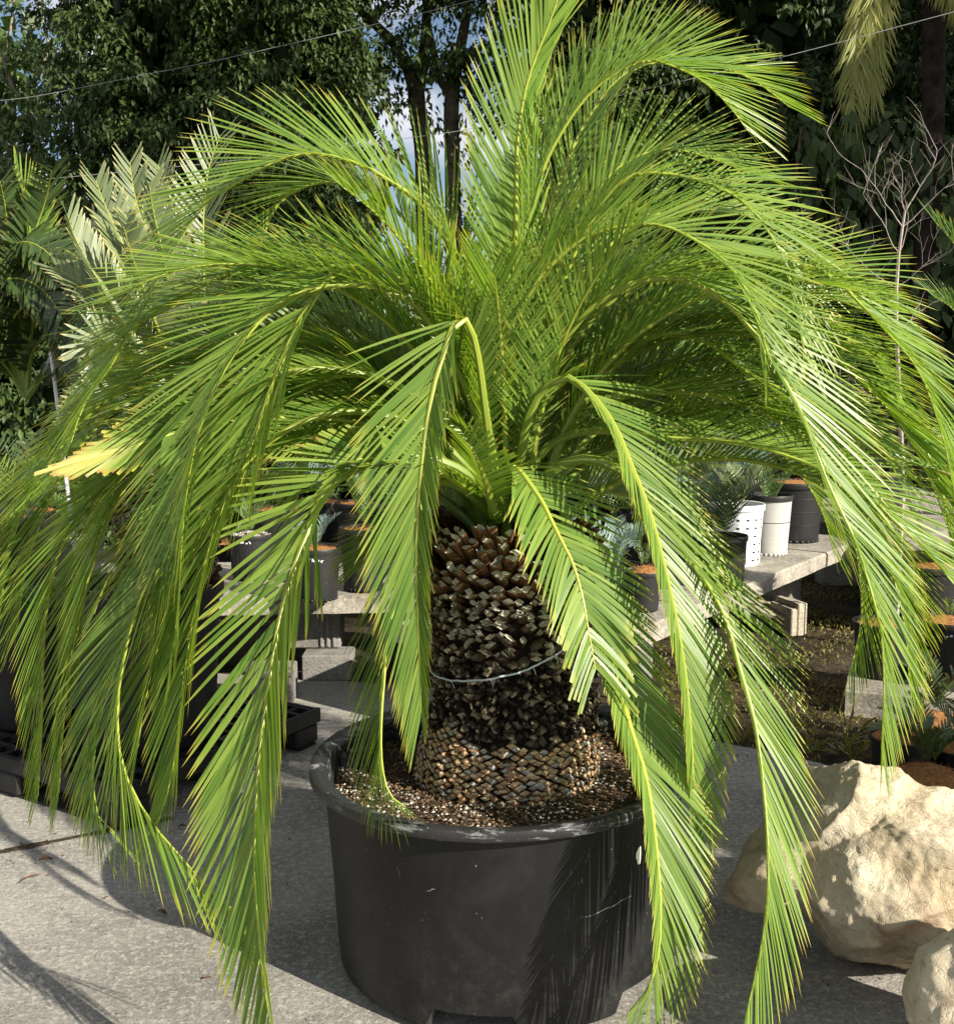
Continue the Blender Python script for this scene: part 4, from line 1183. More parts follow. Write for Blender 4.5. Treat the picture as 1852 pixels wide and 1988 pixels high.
# right lower corner: pots on a low slab and coir pots on the ground
mb = MB()
p0_, p1_ = on(1642, 1338, .06), on(1990, 1372, .06)
dd = (p1_ - p0_).normalized()
rough_slab(mb, Mbox(p0_, dd, Vector((-dd.y, dd.x, 0))), 1.6, .5, .13, seed=3)
link('kerb_slab', mb.mesh('kerb_slab', False), M['slab'], label='low grey concrete slab under the black pots at the right edge', cat='slab')
gr = 'black pots at the right edge'
pot('nursery_pot', 1712, 1322, .06, .15, .27, label='black pot on the low slab, partly behind hanging leaf tips', group=gr, leaves=[(4, .2, 80, 20, .05, .005, 0, {})])
pot('nursery_pot', 1838, 1326, .06, .155, .29, label='square shouldered black pot with coir on the low slab at the right edge', group=gr, style='panel', mound=.025, leaves=[(2, .12, 80, 40, .03, .005, 0, {})], scrib=(-2.1, .82, .02))
pot('nursery_pot', 1800, 1230, -.02, .20, .40, label='wide coir filled pot standing behind the two pots on the low slab', group=gr, mound=.03, leaves=[(7, .35, 70, 0, .06, .006, 0, {})])
pot('nursery_pot', 1742, 1518, -.06, .115, .16, label='small black pot on the ground behind the boulder, coir domed', group=gr, mound=.03)
pot('nursery_pot', 1812, 1468, -.06, .15, .12, label='shallow coir pot with a green seedling behind the small black pot', group=gr, mound=.04, leaves=[(5, .30, 84, 20, .07, .010, 0, {'mat': 'leaf_dark'})])
pot('nursery_pot', 1798, 1570, -.06, .14, .09, label='low coir pot nearest the boulder with a dark fern seedling', group=gr, mound=.04, leaves=[(6, .30, 84, 0, .08, .012, 0, {'mat': 'leaf_dark'})])
pot('nursery_pot', 1862, 1520, -.06, .13, .12, label='coir pot cut off by the right edge above the boulder', group=gr, mound=.04, leaves=[(4, .3, 80, 0, .07, .010, 0, {'mat': 'leaf_dark'})])

# ================================================================== PALLET AND BIG POTS AT LEFT
P0 = on(235, 1620)
u_ = Vector((-.855, .52, 0)).normalized(); w_ = Vector((.52, .855, 0)).normalized()
pal = empty('plastic_pallet', P0, label='black plastic pallet on the concrete at left carrying two big pots', cat='pallet')
mb = MB(); Mx = Mbox(P0, u_, w_)
PL, PW, PH = 1.25, 1.05, .15
for i in range(14):                                  # deck ribs one way
    y = .012 + i * (PW - .045) / 13
    mb.box(.02, PL - .02, y, y + .020, PH - .032, PH, Mx)
for i in range(16):                                  # deck ribs other way
    x = .012 + i * (PL - .045) / 15
    mb.box(x, x + .020, .02, PW - .02, PH - .036, PH - .004, Mx)
mb.box(0, PL, 0, .018, PH - .05, PH + .003, Mx); mb.box(0, PL, PW - .018, PW, PH - .05, PH + .003, Mx)
mb.box(-.003, .015, -.002, PW, PH - .052, PH + .006, Mx); mb.box(PL - .015, PL + .003, 0, PW, PH - .052, PH + .006, Mx)
link('deck', mb.mesh('deck', False), M['black_plastic'], pal)
for fx in (0.004, PL / 2 - .08, PL - .164):
    for fy in (0.004, PW / 2 - .07, PW - .144):
        mb = MB(); mb.box(fx, fx + .16, fy, fy + .14, 0.012, PH - .053, Mx, bev=.01)
        link('foot', mb.mesh('foot', False), M['dark_plastic'], pal)
mb = MB()
for fy in (0.02, PW / 2 - .05, PW - .12):
    mb.box(.01, PL - .01, fy, fy + .10, 0.001, .0115, Mx)
link('skid', mb.mesh('skid', False), M['dark_plastic'], pal)

# ---- glaucous trunked cycad behind left
gc = Vector((-1.27, 4.08, PH + .001))
gcy = pot('potted_cycad', 0, 0, 0, .30, .60, mat='black_plastic', top='grit', label='grey green cycad with broad pale leaves in a big black pot on the pallet', pos=gc, fill=.9, rb=.255)
mb = MB()
TC2 = Vector((gc.x + .10, gc.y, 0))
z = gc.z + .52; k = 0
_save = (TC, trad, tcx)
zz2 = (gc.z + .50, 1.24)
mb.lathe([(.15, zz2[0]), (.16, zz2[0] + .1), (.15, 1.14), (.08, 1.24)], (TC2.x, TC2.y, 0), 32, (.03, .022, .016), cap1=True)
trad2 = lambda z: float(np.interp(z, [.6, .75, 1.1, 1.24], [.15, .162, .15, .08]))
TCo, trado, tcxo = TC, trad, tcx
TC = TC2; trad = trad2; tcx = lambda z: TC2.x
while z < 1.20:
    for j in range(24):
        th = 2 * math.pi * (j + .5 * (k % 2)) / 24 + random.gauss(0, .05)
        if random.random() < .25: continue
        stub(mb, th, z, .022, .018, random.uniform(.012, .05), R(random.gauss(30, 15)), np.array([.28, .22, .15]) * random.uniform(.4, 1.2), (.12, .07, .04), .1, .4)
    z += .023; k += 1
TC, trad, tcx = TCo, trado, tcxo
link('trunk', mb.mesh('trunk', False), M['scale'], gcy)
def gfr(pix, dep, **kw):
    pts = []
    for i, (x, y) in enumerate(pix): pts.append(at(x, y, float(np.interp(i / (len(pix) - 1), np.linspace(0, 1, len(dep)), dep))))
    kw.setdefault('mat', 'leaf_glaucous')
    frond(kw.pop('root'), pts, **kw)
gk = dict(root=gcy, wid=.021, Lmax=.17, n=46, keel=30, a0=62, a1=40, rr=.009, tipl=.55, lo=.5, s0=.18, jit=.06, droop=0)
for pix, dep, kw in [
    ([(372,930),(350,800),(300,640),(250,500),(205,400),(186,350)], [4.1,4.15,4.2], dict(roll=35)),
    ([(372,930),(340,820),(270,680),(200,560),(150,470),(132,420)], [4.1,4.0,3.95], dict(roll=40)),
    ([(374,930),(365,780),(330,620),(290,480),(262,380),(252,315)], [4.1,4.2,4.3], dict(roll=30)),
    ([(376,930),(378,780),(360,600),(335,450),(318,370),(308,318)], [4.1,4.25,4.4], dict(roll=25)),
    ([(378,930),(392,760),(396,580),(395,430),(405,330),(428,262)], [4.1,4.2,4.3], dict(roll=25, Lmax=.2, wid=.013)),
    ([(376,930),(355,760),(300,600),(235,480),(190,430),(165,440)], [4.1,4.3,4.5], dict(roll=30)),
    ([(372,930),(340,830),(280,740),(225,680),(190,660),(165,690)], [4.1,3.95,3.85], dict(roll=45)),
    ([(380,930),(400,800),(410,650),(400,520),(370,430),(340,400)], [4.1,4.25,4.4], dict(roll=20)),
    ([(372,935),(330,850),(260,800),(200,790),(150,830)], [4.1,3.95,3.85], dict(roll=40)),
    ([(384,930),(430,820),(480,720),(520,640),(560,600)], [4.1,4.3,4.5], dict(roll=30)),
    ([(384,930),(440,850),(510,790),(580,770),(640,800)], [4.1,4.3,4.5], dict(roll=30)),
    ([(370,930),(330,780),(255,640),(170,560),(110,520)], [4.1,4.25,4.3], dict(roll=40)),
    ([(374,930),(350,700),(322,520),(300,420),(290,360)], [4.1,4.0,3.95], dict(roll=10, hdir=(-.3, -1))),
    ([(374,930),(340,740),(290,590),(258,500),(240,440)], [4.1,3.95,3.85], dict(roll=10, hdir=(-.5, -1)))]:
    k2 = dict(gk); k2.update(kw); gfr(pix, dep, **k2)

# second black pot on the pallet, cut by the left edge
pot('nursery_pot', 0, 0, 0, .27, .50, mat='black_plastic', top='soil', label='wide black pot with a bluish rim on the pallet at the left edge', pos=Vector((-1.78, 4.33, PH + .001)), fill=.6, rb=.22, cat='potted plant',
    leaves=[(7, .5, 78, -20, .10, .008, 0, {})])

# ---- dark glossy cycad at the left edge, behind
dk = on(40, 1105, BZ)
dkc = pot('potted_cycad', 0, 0, 0, .24, .42, label='dark glossy cycad with broad drooping leaves at the left edge', pos=Vector((-2.30, 5.05, BZ)), top='coir')
gk = dict(root=dkc, wid=.020, Lmax=.21, n=44, keel=14, a0=74, a1=50, rr=.010, tipl=.55, lo=.5, s0=.16, jit=.05, droop=.12, mat='leaf_dark')
cx, cy_ = 52, 770
for pix, kw in [
    ([(cx,cy_),(60,650),(90,560),(130,500),(165,500),(190,540),(200,600)], {}),
    ([(cx,cy_),(40,640),(30,560),(50,500),(100,480),(150,500),(178,560)], {}),
    ([(cx,cy_),(20,660),(-10,580),(10,500),(40,470),(80,480),(120,520)], {}),
    ([(cx,cy_),(60,690),(90,650),(130,640),(160,670),(175,720)], {}),
    ([(cx,cy_),(40,700),(20,640),(40,600),(90,590),(130,620),(150,680)], {}),
    ([(cx,cy_),(0,700),(-60,640),(-100,600),(-140,640)], {}),
    ([(cx,cy_),(10,680),(-30,620),(-20,560),(30,540),(80,560),(120,610)], {}),
    ([(cx,cy_),(50,600),(60,480),(85,400),(95,360),(100,330)], dict(roll=20, a0=50)),
    ([(cx,cy_),(40,600),(20,480),(10,400),(0,350)], dict(roll=20, a0=50)),
    ([(cx,cy_),(90,720),(130,700),(165,705),(185,730)], {})]:
    k2 = dict(gk); k2.update(dict(roll=40)); k2.update(kw)
    gfr(pix, [5.1, 5.0, 4.85], **k2)
gfr([(cx,cy_),(45,640),(52,540),(58,480),(56,420),(46,370),(30,330)], [5.1, 5.0, 4.9], root=dkc, wid=.014, Lmax=.26, n=40, keel=20, a0=46, a1=22, rr=.007, roll=20, mat='leaf', hdir=(-1, 0), side_len=(1, .35), label='young upright yellow leaf')
# low yellow green fern cycad and shrubs beneath
pot('fern_cycad', 0, 0, 0, .2, .30, label='yellow green feathery cycad low at the left edge under the dark one', pos=Vector((-2.55, 6.2, BZ)), leaves=[(16, .62, 62, -35, .10, .006, 0, {'mat': 'leaf'})])

# stake
mb = MB()
a_, b_ = at(104, 725, 4.9), at(121, 866, 4.9)
dv = (b_ - a_)
b2 = a_ + dv * ((a_.z + .0 - BZ) / (a_.z - b_.z))
mb.tube([a_ - dv * .3, b2], .0085, 8)
link('stake', mb.mesh('stake'), M['white_paint'], label='thin white stake leaning beside the dark cycad at left', cat='stake')

# ================================================================== TREES
class Leaves:
    """thousands of small pointed leaves as one mesh, built with numpy"""
    def __init__(self): self.V, self.C = [], []
    def put(self, P, D, size, asp=0.42, g=None, fold=0.25, flat=None):
        m = len(P)
        D = nrm(D)
        ref = rng.normal(0, 1, (m, 3)) if flat is None else flat + rng.normal(0, .45, (m, 3))
        W = nrm(np.cross(D, ref)); Nn = np.cross(W, D)
        s_ = (size * rng.uniform(.7, 1.25, m))[:, None]
        a = P; b = P + D * s_ * .45 + W * s_ * asp * .5 + Nn * s_ * fold * .4
        c = P + D * s_ - np.array([0, 0, 1.0]) * s_ * .12; d_ = P + D * s_ * .45 - W * s_ * asp * .5 + Nn * s_ * fold * .4
        self.V.append(np.stack([a, b, c, d_], 1).reshape(-1, 3))
        g = rng.random(m) if g is None else np.clip(g + rng.normal(0, .18, m), 0, 1)
        C = np.zeros((m, 4, 4)); C[:, :, 3] = 1; C[:, :, 1] = g[:, None]; C[:, 0, 0] = .1; C[:, 1:, 0] = .5
        self.C.append(C.reshape(-1, 4))
    def mesh(self, name):
        V = np.concatenate(self.V); C = np.concatenate(self.C)
        m = len(V) // 4
        me = bpy.data.meshes.new(name)
        me.vertices.add(len(V)); me.vertices.foreach_set('co', V.ravel())
        b = np.arange(m) * 4
        tri = np.stack([b, b + 1, b + 2, b, b + 2, b + 3], 1).ravel()
        me.loops.add(len(tri)); me.loops.foreach_set('vertex_index', tri.astype(np.int32))
        me.polygons.add(m * 2); me.polygons.foreach_set('loop_start', (np.arange(m * 2) * 3).astype(np.int32))
        me.polygons.foreach_set('loop_total', np.full(m * 2, 3, dtype=np.int32))
        a = me.color_attributes.new('col', 'FLOAT_COLOR', 'POINT'); a.data.foreach_set('color', C.ravel())
        me.update(calc_edges=True)
        return me

def clumps(lv, C, R_, per, size, g, asp=.45):
    """C: clump centres (m,3); drooping sprays of leaves round each"""
    for c, r, gg in zip(C, R_, g):
        k = int(per * rng.uniform(.7, 1.3))
        # a few twigs per clump, leaves along them
        nt_ = max(3, k // 12)
        td = nrm(rng.normal(0, 1, (nt_, 3)) * np.array([1, 1, .55]) + np.array([0, -.35, -.05]))
        ti = rng.integers(0, nt_, k); u = rng.random(k) ** .8
        P = c + td[ti] * (u * r)[:, None] + np.array([0, 0, -1.0]) * (u ** 2 * r * .35)[:, None] + rng.normal(0, .035, (k, 3))
        D = td[ti] * .6 + np.array([0, 0, -.75]) + rng.normal(0, .5, (k, 3))
        lv.put(P, D, np.full(k, size), asp, np.full(k, gg), flat=np.array([0, -.5, .8]))

def ellipsoid_pts(n, c, r, shell=(.6, 1.0), front=True, ylim=.35):
    out = []
    while len(out) < n:
        d_ = nrm(rng.normal(0, 1, (n * 2, 3)))
        if front: d_ = d_[d_[:, 1] < ylim]
        k = rng.uniform(*shell, len(d_))[:, None]
        # lumpy outline
        lump = np.array([1 + .22 * mnoise.noise(Vector(q * 2.2) + Vector(c)) for q in d_])[:, None]
        out.extend((np.array(c) + d_ * k * lump * np.array(r)).tolist())
    return np.array(out[:n])

def limb(mb, a, b, r0, r1, wob=.08, n=9, seg=8):
    a, b = Vector(a), Vector(b)
    pts = []
    L = (b - a).length
    for i in range(n):
        t = i / (n - 1)
        w_ = math.sin(math.pi * t) * wob * L
        pts.append(a.lerp(b, t) + Vector((mnoise.noise(a * 1.7 + Vector((t * 3, 0, 0))) * w_ * 2, mnoise.noise(a + Vector((0, t * 3, 5))) * w_, 0)))
    mb.tube(pts, lambda t: r0 + (r1 - r0) * t, seg)
    return pts

def tree(name, base, h, crown, ncl, per, size, label, mat='tree_leaf', tr=.14, g0=.35, filler=900, fsize=.34, cat='tree', group=None, nlimb=6, trunk=True, cr=.42, bark='bark'):
    """crown: list of (centre, radii, share)"""
    root = empty(name, base, label=label, cat=cat, group=group)
    if trunk:
        mb = MB()
        b = Vector(base)
        limb(mb, b - Vector((0, 0, .2)), b + Vector((random.uniform(-.2, .2), 0, h * .55)), tr, tr * .7, .03, 12, 10)
        top = b + Vector((0, 0, h * .5))
        for i in range(nlimb):
            cc, rr, _ = crown[i % len(crown)]
            e = Vector(cc) + Vector((random.uniform(-.75, .75) * rr[0], random.uniform(-.5, .3) * rr[1], random.uniform(-.4, .75) * rr[2]))
            limb(mb, top + Vector((0, 0, random.uniform(-.35, .1) * h * .5)), e, tr * .5, tr * .1, .10, 9, 7)
        link('trunk', mb.mesh('trunk'), M[bark], root)
    lv = Leaves()
    for (cc, rr, share) in crown:
        n_ = int(ncl * share)
        C = ellipsoid_pts(n_, cc, rr, (.55, 1.0))
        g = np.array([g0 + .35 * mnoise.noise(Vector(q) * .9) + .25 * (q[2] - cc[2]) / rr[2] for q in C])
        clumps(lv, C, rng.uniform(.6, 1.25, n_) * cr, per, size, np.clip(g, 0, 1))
        if filler:
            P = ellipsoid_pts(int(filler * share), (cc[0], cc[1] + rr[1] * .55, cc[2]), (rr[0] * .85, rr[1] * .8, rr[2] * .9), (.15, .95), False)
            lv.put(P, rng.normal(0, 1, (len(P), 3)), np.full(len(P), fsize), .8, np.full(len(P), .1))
    link('crown', lv.mesh('crown'), M[mat], root)
    return root

random.seed(3)
tg = 'tall dark trees behind the nursery'
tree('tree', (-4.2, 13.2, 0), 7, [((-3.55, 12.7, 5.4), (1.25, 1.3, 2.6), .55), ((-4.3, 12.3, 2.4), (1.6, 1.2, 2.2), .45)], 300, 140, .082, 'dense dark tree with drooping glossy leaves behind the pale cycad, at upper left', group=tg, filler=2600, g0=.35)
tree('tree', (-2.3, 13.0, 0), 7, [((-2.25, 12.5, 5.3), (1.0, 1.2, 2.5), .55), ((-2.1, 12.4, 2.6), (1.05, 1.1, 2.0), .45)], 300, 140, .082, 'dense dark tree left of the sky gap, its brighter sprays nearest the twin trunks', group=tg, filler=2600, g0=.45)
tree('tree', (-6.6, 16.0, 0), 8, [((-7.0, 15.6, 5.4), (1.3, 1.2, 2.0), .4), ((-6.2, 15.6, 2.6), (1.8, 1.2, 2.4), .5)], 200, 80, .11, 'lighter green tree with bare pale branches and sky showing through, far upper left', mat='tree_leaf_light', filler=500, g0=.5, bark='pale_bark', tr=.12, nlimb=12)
# twin-trunked tree in the gap
root = empty('tree', (-.52, 13.4, 0), label='tree with two dark bare trunks standing in the gap of blue sky', cat='tree')
mb = MB()
def px_limb(mb, pts, Y, r0, r1, seg=10):
    P, L = smooth_path([at(x, y, Y) for x, y in pts], 26)
    mb.tube([Vector(q) for q in P], lambda t: r0 + (r1 - r0) * t, seg)
px_limb(mb, [(828, 760), (826, 600), (824, 420), (822, 300), (812, 220), (806, 160)], 13.4, .115, .10)
px_limb(mb, [(806, 175), (792, 130), (772, 92), (740, 58), (700, 20), (650, -40)], 13.38, .085, .03)
px_limb(mb, [(810, 190), (817, 140), (824, 90), (828, 30), (826, -60)], 13.42, .08, .04)
px_limb(mb, [(884, 760), (882, 600), (880, 420), (878, 300), (876, 220), (880, 160), (884, 120)], 13.2, .105, .085)
px_limb(mb, [(879, 200), (868, 175), (855, 155), (846, 120), (835, 60)], 13.2, .055, .03)
px_limb(mb, [(882, 150), (894, 90), (905, 30), (915, -60)], 13.2, .075, .04)
link('trunk', mb.mesh('trunk'), M['bark'], root)
lv = Leaves()
C = ellipsoid_pts(150, (-.55, 13.2, 6.55), (1.9, 1.2, 1.45), (.3, 1.0))
extra = [at(x, y, 13.1 + random.uniform(-.3, .3))[:] for x, y in [(700, 150), (720, 130), (745, 160), (760, 200), (770, 120), (790, 110), (850, 115), (870, 95), (900, 120), (930, 110), (945, 140), (925, 165), (900, 150), (860, 60), (800, 60), (940, 90), (755, 90), (915, 100), (840, 140), (880, 140)]]
C = np.concatenate([C, np.array(extra)])
clumps(lv, C, rng.uniform(.28, .46, len(C)), 105, .085, np.clip(rng.normal(.5, .25, len(C)), 0, 1))
# thin hanging shoots beside the second trunk
for x, y in [(900, 215), (915, 235), (898, 270), (908, 330), (892, 300), (935, 205), (900, 380), (925, 190), (838, 240), (845, 270), (850, 225)]:
    q = np.array(at(x, y, 13.1)); k = 16
    P = q + rng.normal(0, 1, (k, 3)) * np.array([.10, .1, .13])
    lv.put(P, rng.normal(0, .4, (k, 3)) + np.array([.3, 0, -.8]), np.full(k, .10), .4, np.full(k, .4))
link('crown', lv.mesh('crown'), M['tree_leaf'], root)
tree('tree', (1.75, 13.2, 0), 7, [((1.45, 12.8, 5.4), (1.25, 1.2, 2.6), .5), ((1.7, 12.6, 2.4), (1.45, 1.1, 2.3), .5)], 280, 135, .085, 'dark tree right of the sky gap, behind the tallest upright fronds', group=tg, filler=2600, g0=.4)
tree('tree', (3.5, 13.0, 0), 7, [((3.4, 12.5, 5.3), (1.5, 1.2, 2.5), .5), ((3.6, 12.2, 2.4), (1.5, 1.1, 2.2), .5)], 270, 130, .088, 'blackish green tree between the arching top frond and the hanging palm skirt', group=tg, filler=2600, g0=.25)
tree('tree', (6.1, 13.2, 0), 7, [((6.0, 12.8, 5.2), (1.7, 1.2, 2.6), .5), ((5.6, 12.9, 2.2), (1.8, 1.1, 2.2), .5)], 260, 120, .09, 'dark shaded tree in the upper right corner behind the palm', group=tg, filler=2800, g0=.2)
# a further row that closes the holes
for i, (x, lab) in enumerate([(-4.0, 'far tree glimpsed low behind the pale cycad, second row'), (-3.0, 'far tree closing the view left of the twin trunks, second row'), (2.9, 'far tree closing the view right of the twin trunks, second row'), (5.2, 'far tree behind the palm skirt, second row'), (8.2, 'far tree in the second row at the right frame edge')]):
    tree('tree', (x, 16.5, 0), 8, [((x, 16, 5.2), (1.9, 1.2, 3.2), .5), ((x, 16, 2.2), (1.9, 1.2, 2.4), .5)], 90, 50, .16, lab, filler=2600, g0=.15, fsize=.5)
# shrubs of the understorey
bushes = [(-5.2, 10.6, 1.0, 1.1, 1.5, 'dark shrub behind the leftmost bench pots', 'tree_leaf'), (-3.4, 10.4, .9, 1.2, 1.4, 'dark shrub below the pale cycad fronds', 'tree_leaf'), (-1.7, 10.8, .9, 1.1, 1.3, 'dark shrub under the left end of the treeline', 'tree_leaf'),
          (-.2, 15.5, 1.5, 1.6, 1.9, 'distant bright shrub at the foot of the sky gap', 'tree_leaf_light'), (.9, 11.0, .9, 1.0, 1.3, 'dark shrub directly behind the palm crown', 'tree_leaf'), (2.4, 10.6, 1.1, 1.1, 1.6, 'broad leaved shrub behind the right fronds', 'tree_leaf'),
          (6.3, 11.2, 1.5, 1.2, 1.7, 'shrub with sunlit leaves at the right edge behind the dead twigs', 'tree_leaf_light')]
for x, y, z, rx, rz, lab, mt in bushes:
    tree('shrub', (x, y, -.07), 1.6, [((x, y, z), (rx, .9, rz), 1)], 95, 70, .10, lab, mat=mt, cat='shrub', filler=900, fsize=.28, tr=.05, g0=.3, nlimb=5)
# big leaved climber in the shade
root = empty('big_leaf_climber', (4.0, 10.9, -.07), label='shaded climber with large drooping heart shaped leaves at right of the fronds', cat='shrub')
lv = Leaves()
k = 1100
P = np.stack([rng.uniform(3.0, 5.0, k), rng.uniform(10.5, 11.6, k), rng.uniform(.2, 4.0, k)], 1)
lv.put(P, rng.normal(0, .35, (k, 3)) + np.array([0, -.35, -.8]), np.full(k, .18), .62, np.full(k, .3), flat=np.array([0, -1, .4]))
link('leaf_mass', lv.mesh('leaf_mass'), M['tree_leaf'], root)
mb = MB()
for i in range(5): limb(mb, (3.3 + i * .35, 11.4, -.07), (3.2 + i * .4, 11.2, 3.9), .035, .015, .06, 10, 6)
link('stem', mb.mesh('stem'), M['bark'], root)

# palm with a hanging skirt
pr = empty('palm_tree', (4.36, 10.9, -.07), label='tall palm with ragged yellowish hanging leaves at upper right', cat='palm')
mb = MB(); limb(mb, (4.36, 10.9, -.07), (4.30, 10.9, 6.6), .12, .10, .01, 14, 12)
link('trunk', mb.mesh('trunk'), M['dark_bark'], pr)
for pix in ([(1750,-60),(1735,-90),(1705,-70),(1680,-20),(1665,60),(1658,130),(1655,205)], [(1750,-60),(1745,-90),(1730,-80),(1712,-20),(1700,60),(1692,130),(1690,180)],
            [(1750,-60),(1790,-100),(1830,-80),(1855,-40),(1870,0)]):
    frond(pr, [at(x, y, 10.6) for x, y in pix], Lmax=.24, n=110, wid=.018, keel=5, roll=10, jit=.35, droop=.8, a0=46, a1=35, mat='leaf_skirt', rr=.02, hdir=(-.4, -1), rachis_child=False, tipl=.8, lo=.8)
# cables
for i, (P_, Y, lab) in enumerate([([(-60, 198), (63, 187), (287, 143), (413, 118), (617, 72), (817, 25), (1000, -22)], 9.5, 'thin overhead cable crossing the trees at upper left'),
                                  ([(-60, 356), (133, 343), (480, 308), (817, 264), (943, 243), (1235, 177), (1518, 110), (1852, 22), (1960, -8)], 9.0, 'overhead cable rising across the whole picture to the upper right corner')]):
    mb = MB(); q, _ = smooth_path([at(x, y, Y) for x, y in P_], 50)
    mb.tube([Vector(v) for v in q], .0023, 5)
    link('cable', mb.mesh('cable'), M['wire'], label=lab, cat='cable')

# ---- dead twiggy shrub at right
root = empty('dead_shrub', (2.35, 6.2, -.07), label='bare bleached twiggy shrub at right, in front of the dark trees', cat='shrub')
mb = MB()
rr_ = random.Random(4)
def twig(p, d_, L, r, depth):
    pts = [Vector(p)]; dd_ = Vector(d_).normalized(); n_ = 7
    for i in range(n_):
        dd_ = (dd_ + Vector((rr_.gauss(0, .12), rr_.gauss(0, .12), rr_.gauss(.03, .08)))).normalized()
        pts.append(pts[-1] + dd_ * L / n_)
    mb.tube(pts, lambda t: r * .62 * (1 - .65 * t), 5)
    if depth > 0:
        for k_ in range(4 if depth > 1 else 3):
            i = rr_.randint(2, n_)
            s_ = rr_.choice((-1, 1))
            nd = (dd_ * .8 + Vector((s_ * rr_.uniform(.4, .95), rr_.uniform(-.4, .4), rr_.uniform(-.1, .5)))).normalized()
            twig(pts[i], nd, L * rr_.uniform(.45, .7), r * .5, depth - 1)
main = [at(x, y, 6.2) for x, y in [(1752, 960), (1748, 800), (1740, 650), (1740, 560), (1745, 490), (1752, 440), (1757, 410)]]
mb.tube([Vector((main[0].x, 6.2, -.07))] + main, lambda t: .016 - .010 * t, 6)
for (i, dx, L, r) in [(6, -.5, .22, .006), (6, .45, .36, .007), (5, -.8, .42, .006), (5, .8, .40, .006), (4, -1.0, .42, .005), (4, .5, .3, .004), (3, -1, .45, .005), (3, .8, .3, .004), (2, -1, .4, .005), (2, .8, .25, .004), (1, -1, .4, .005)]:
    twig(main[i], (dx, rr_.uniform(-.3, .3), .75), L, r, 2)
link('branches', mb.mesh('branches'), M['twig'], root)

# ---- spiky cycad cut by the right edge
rc = pot('potted_cycad', 0, 0, 0, .26, .45, label='dark spiky cycad cut off by the right edge, below the palm', pos=Vector((2.62, 4.95, -.06)), top='coir')
rk = dict(root=rc, wid=.012, Lmax=.30, n=52, keel=26, a0=60, a1=26, rr=.009, roll=22, mat='leaf_fern')
for pix in [[(2040,980),(2010,860),(1960,760),(1900,660),(1850,600),(1812,575)], [(2040,980),(2000,800),(1950,650),(1900,540),(1850,470),(1815,430)], [(2040,980),(2040,800),(2010,620),(1960,500),(1900,430)],
            [(2040,980),(2000,880),(1940,800),(1880,750),(1830,730)], [(2040,980),(2080,800),(2100,650),(2080,520)], [(2040,980),(1990,900),(1930,860),(1880,860),(1840,890)]]:
    gfr(pix, [4.95, 4.85, 4.7], **dict(rk))

# ---- far bench, boxes and pink blocks at right
fb = empty('plant_bench', (2.5, 6.6, 0), label='weathered grey bench running away at the right edge', cat='bench')
mb = MB(); rough_slab(mb, Mbox((2.45, 6.5, .55), (0, 1, 0), (-1, 0, 0)) @ Matrix.Diagonal((1, -1, 1, 1)), 3.4, 1.3, .08, seed=17)
link('bench_top', mb.mesh('bench_top', False), M['slab'], fb)
for y_ in (6.7, 8.1, 9.6):
    mb = MB(); mb.box(2.6, 3.6, y_, y_ + .19, -.07, .467, bev=.008); link('bench_leg', mb.mesh('bench_leg', False), M['block'], fb)
pot('nursery_pot', 0, 0, 0, .16, .30, label='black pot on the far grey bench', pos=Vector((2.75, 7.4, .551)), group='pots on the far bench', leaves=[(8, .45, 80, -10, .09, .008, 0, {'mat': 'leaf_dark'})])
pot('nursery_pot', 0, 0, 0, .16, .32, label='second black pot further along the far grey bench', pos=Vector((3.0, 8.5, .551)), group='pots on the far bench', leaves=[(8, .5, 80, -10, .09, .008, 0, {})])
mb = MB()
q = at(1700, 745, 12)
mb.box(q.x, q.x + .20, 12, 12.3, -.07, 1.62, bev=.01); mb.box(q.x + .21, q.x + .34, 12.02, 12.3, -.07, 1.50, bev=.01)
link('block_stack', mb.mesh('block_stack', False), M['brick'], label='pinkish stack of blocks far off behind the right fronds', cat='blocks')

# mid-distance plants seen between the fronds, behind the main plant
random.seed(12)
mid = [(.35, 5.6, .46, .16, .28, 12, .75, 'leaf_fern', 'bushy green cycad in a black pot just behind the trunk'), (1.05, 7.4, -.07, .25, .45, 14, 1.15, 'leaf_fern', 'tall green cycad standing behind the right bench'),
       (-.55, 7.4, -.07, .25, .5, 14, 1.2, 'leaf_fern', 'tall green cycad standing behind the left bench'), (1.9, 8.6, -.07, .25, .5, 14, 1.1, 'leaf_blue', 'grey green cycad further back between the two benches'),
       (-1.7, 7.2, -.07, .25, .5, 13, 1.1, 'leaf', 'bright green cycad behind the big black pots'), (-3.1, 7.4, -.07, .25, .5, 13, 1.15, 'leaf_dark', 'dark cycad behind the left edge pots'),
       (.2, 8.8, -.07, .25, .5, 14, 1.2, 'leaf_fern', 'green cycad in the middle distance directly behind the crown')]
for x, y, z, r_, h_, cnt, L, mt, lab in mid:
    pot('potted_cycad', 0, 0, 0, r_, h_, label=lab, pos=Vector((x, y, z)), top='coir', leafmat=mt, leaves=[(cnt, L, 82, -15, .17, .012, 0, {'mat': mt, 'n': 34})])

# ================================================================== WEEDS AND LITTER
lv = Leaves()
k = 52000
X = rng.uniform(-.3, 4.2, k); Y = rng.uniform(4.0, 9.5, k) ** 1.0
dens = np.array([mnoise.noise(Vector((a * 1.6, b * 1.6, 0))) for a, b in zip(X, Y)])
keep = dens > rng.uniform(-.40, .50, k)
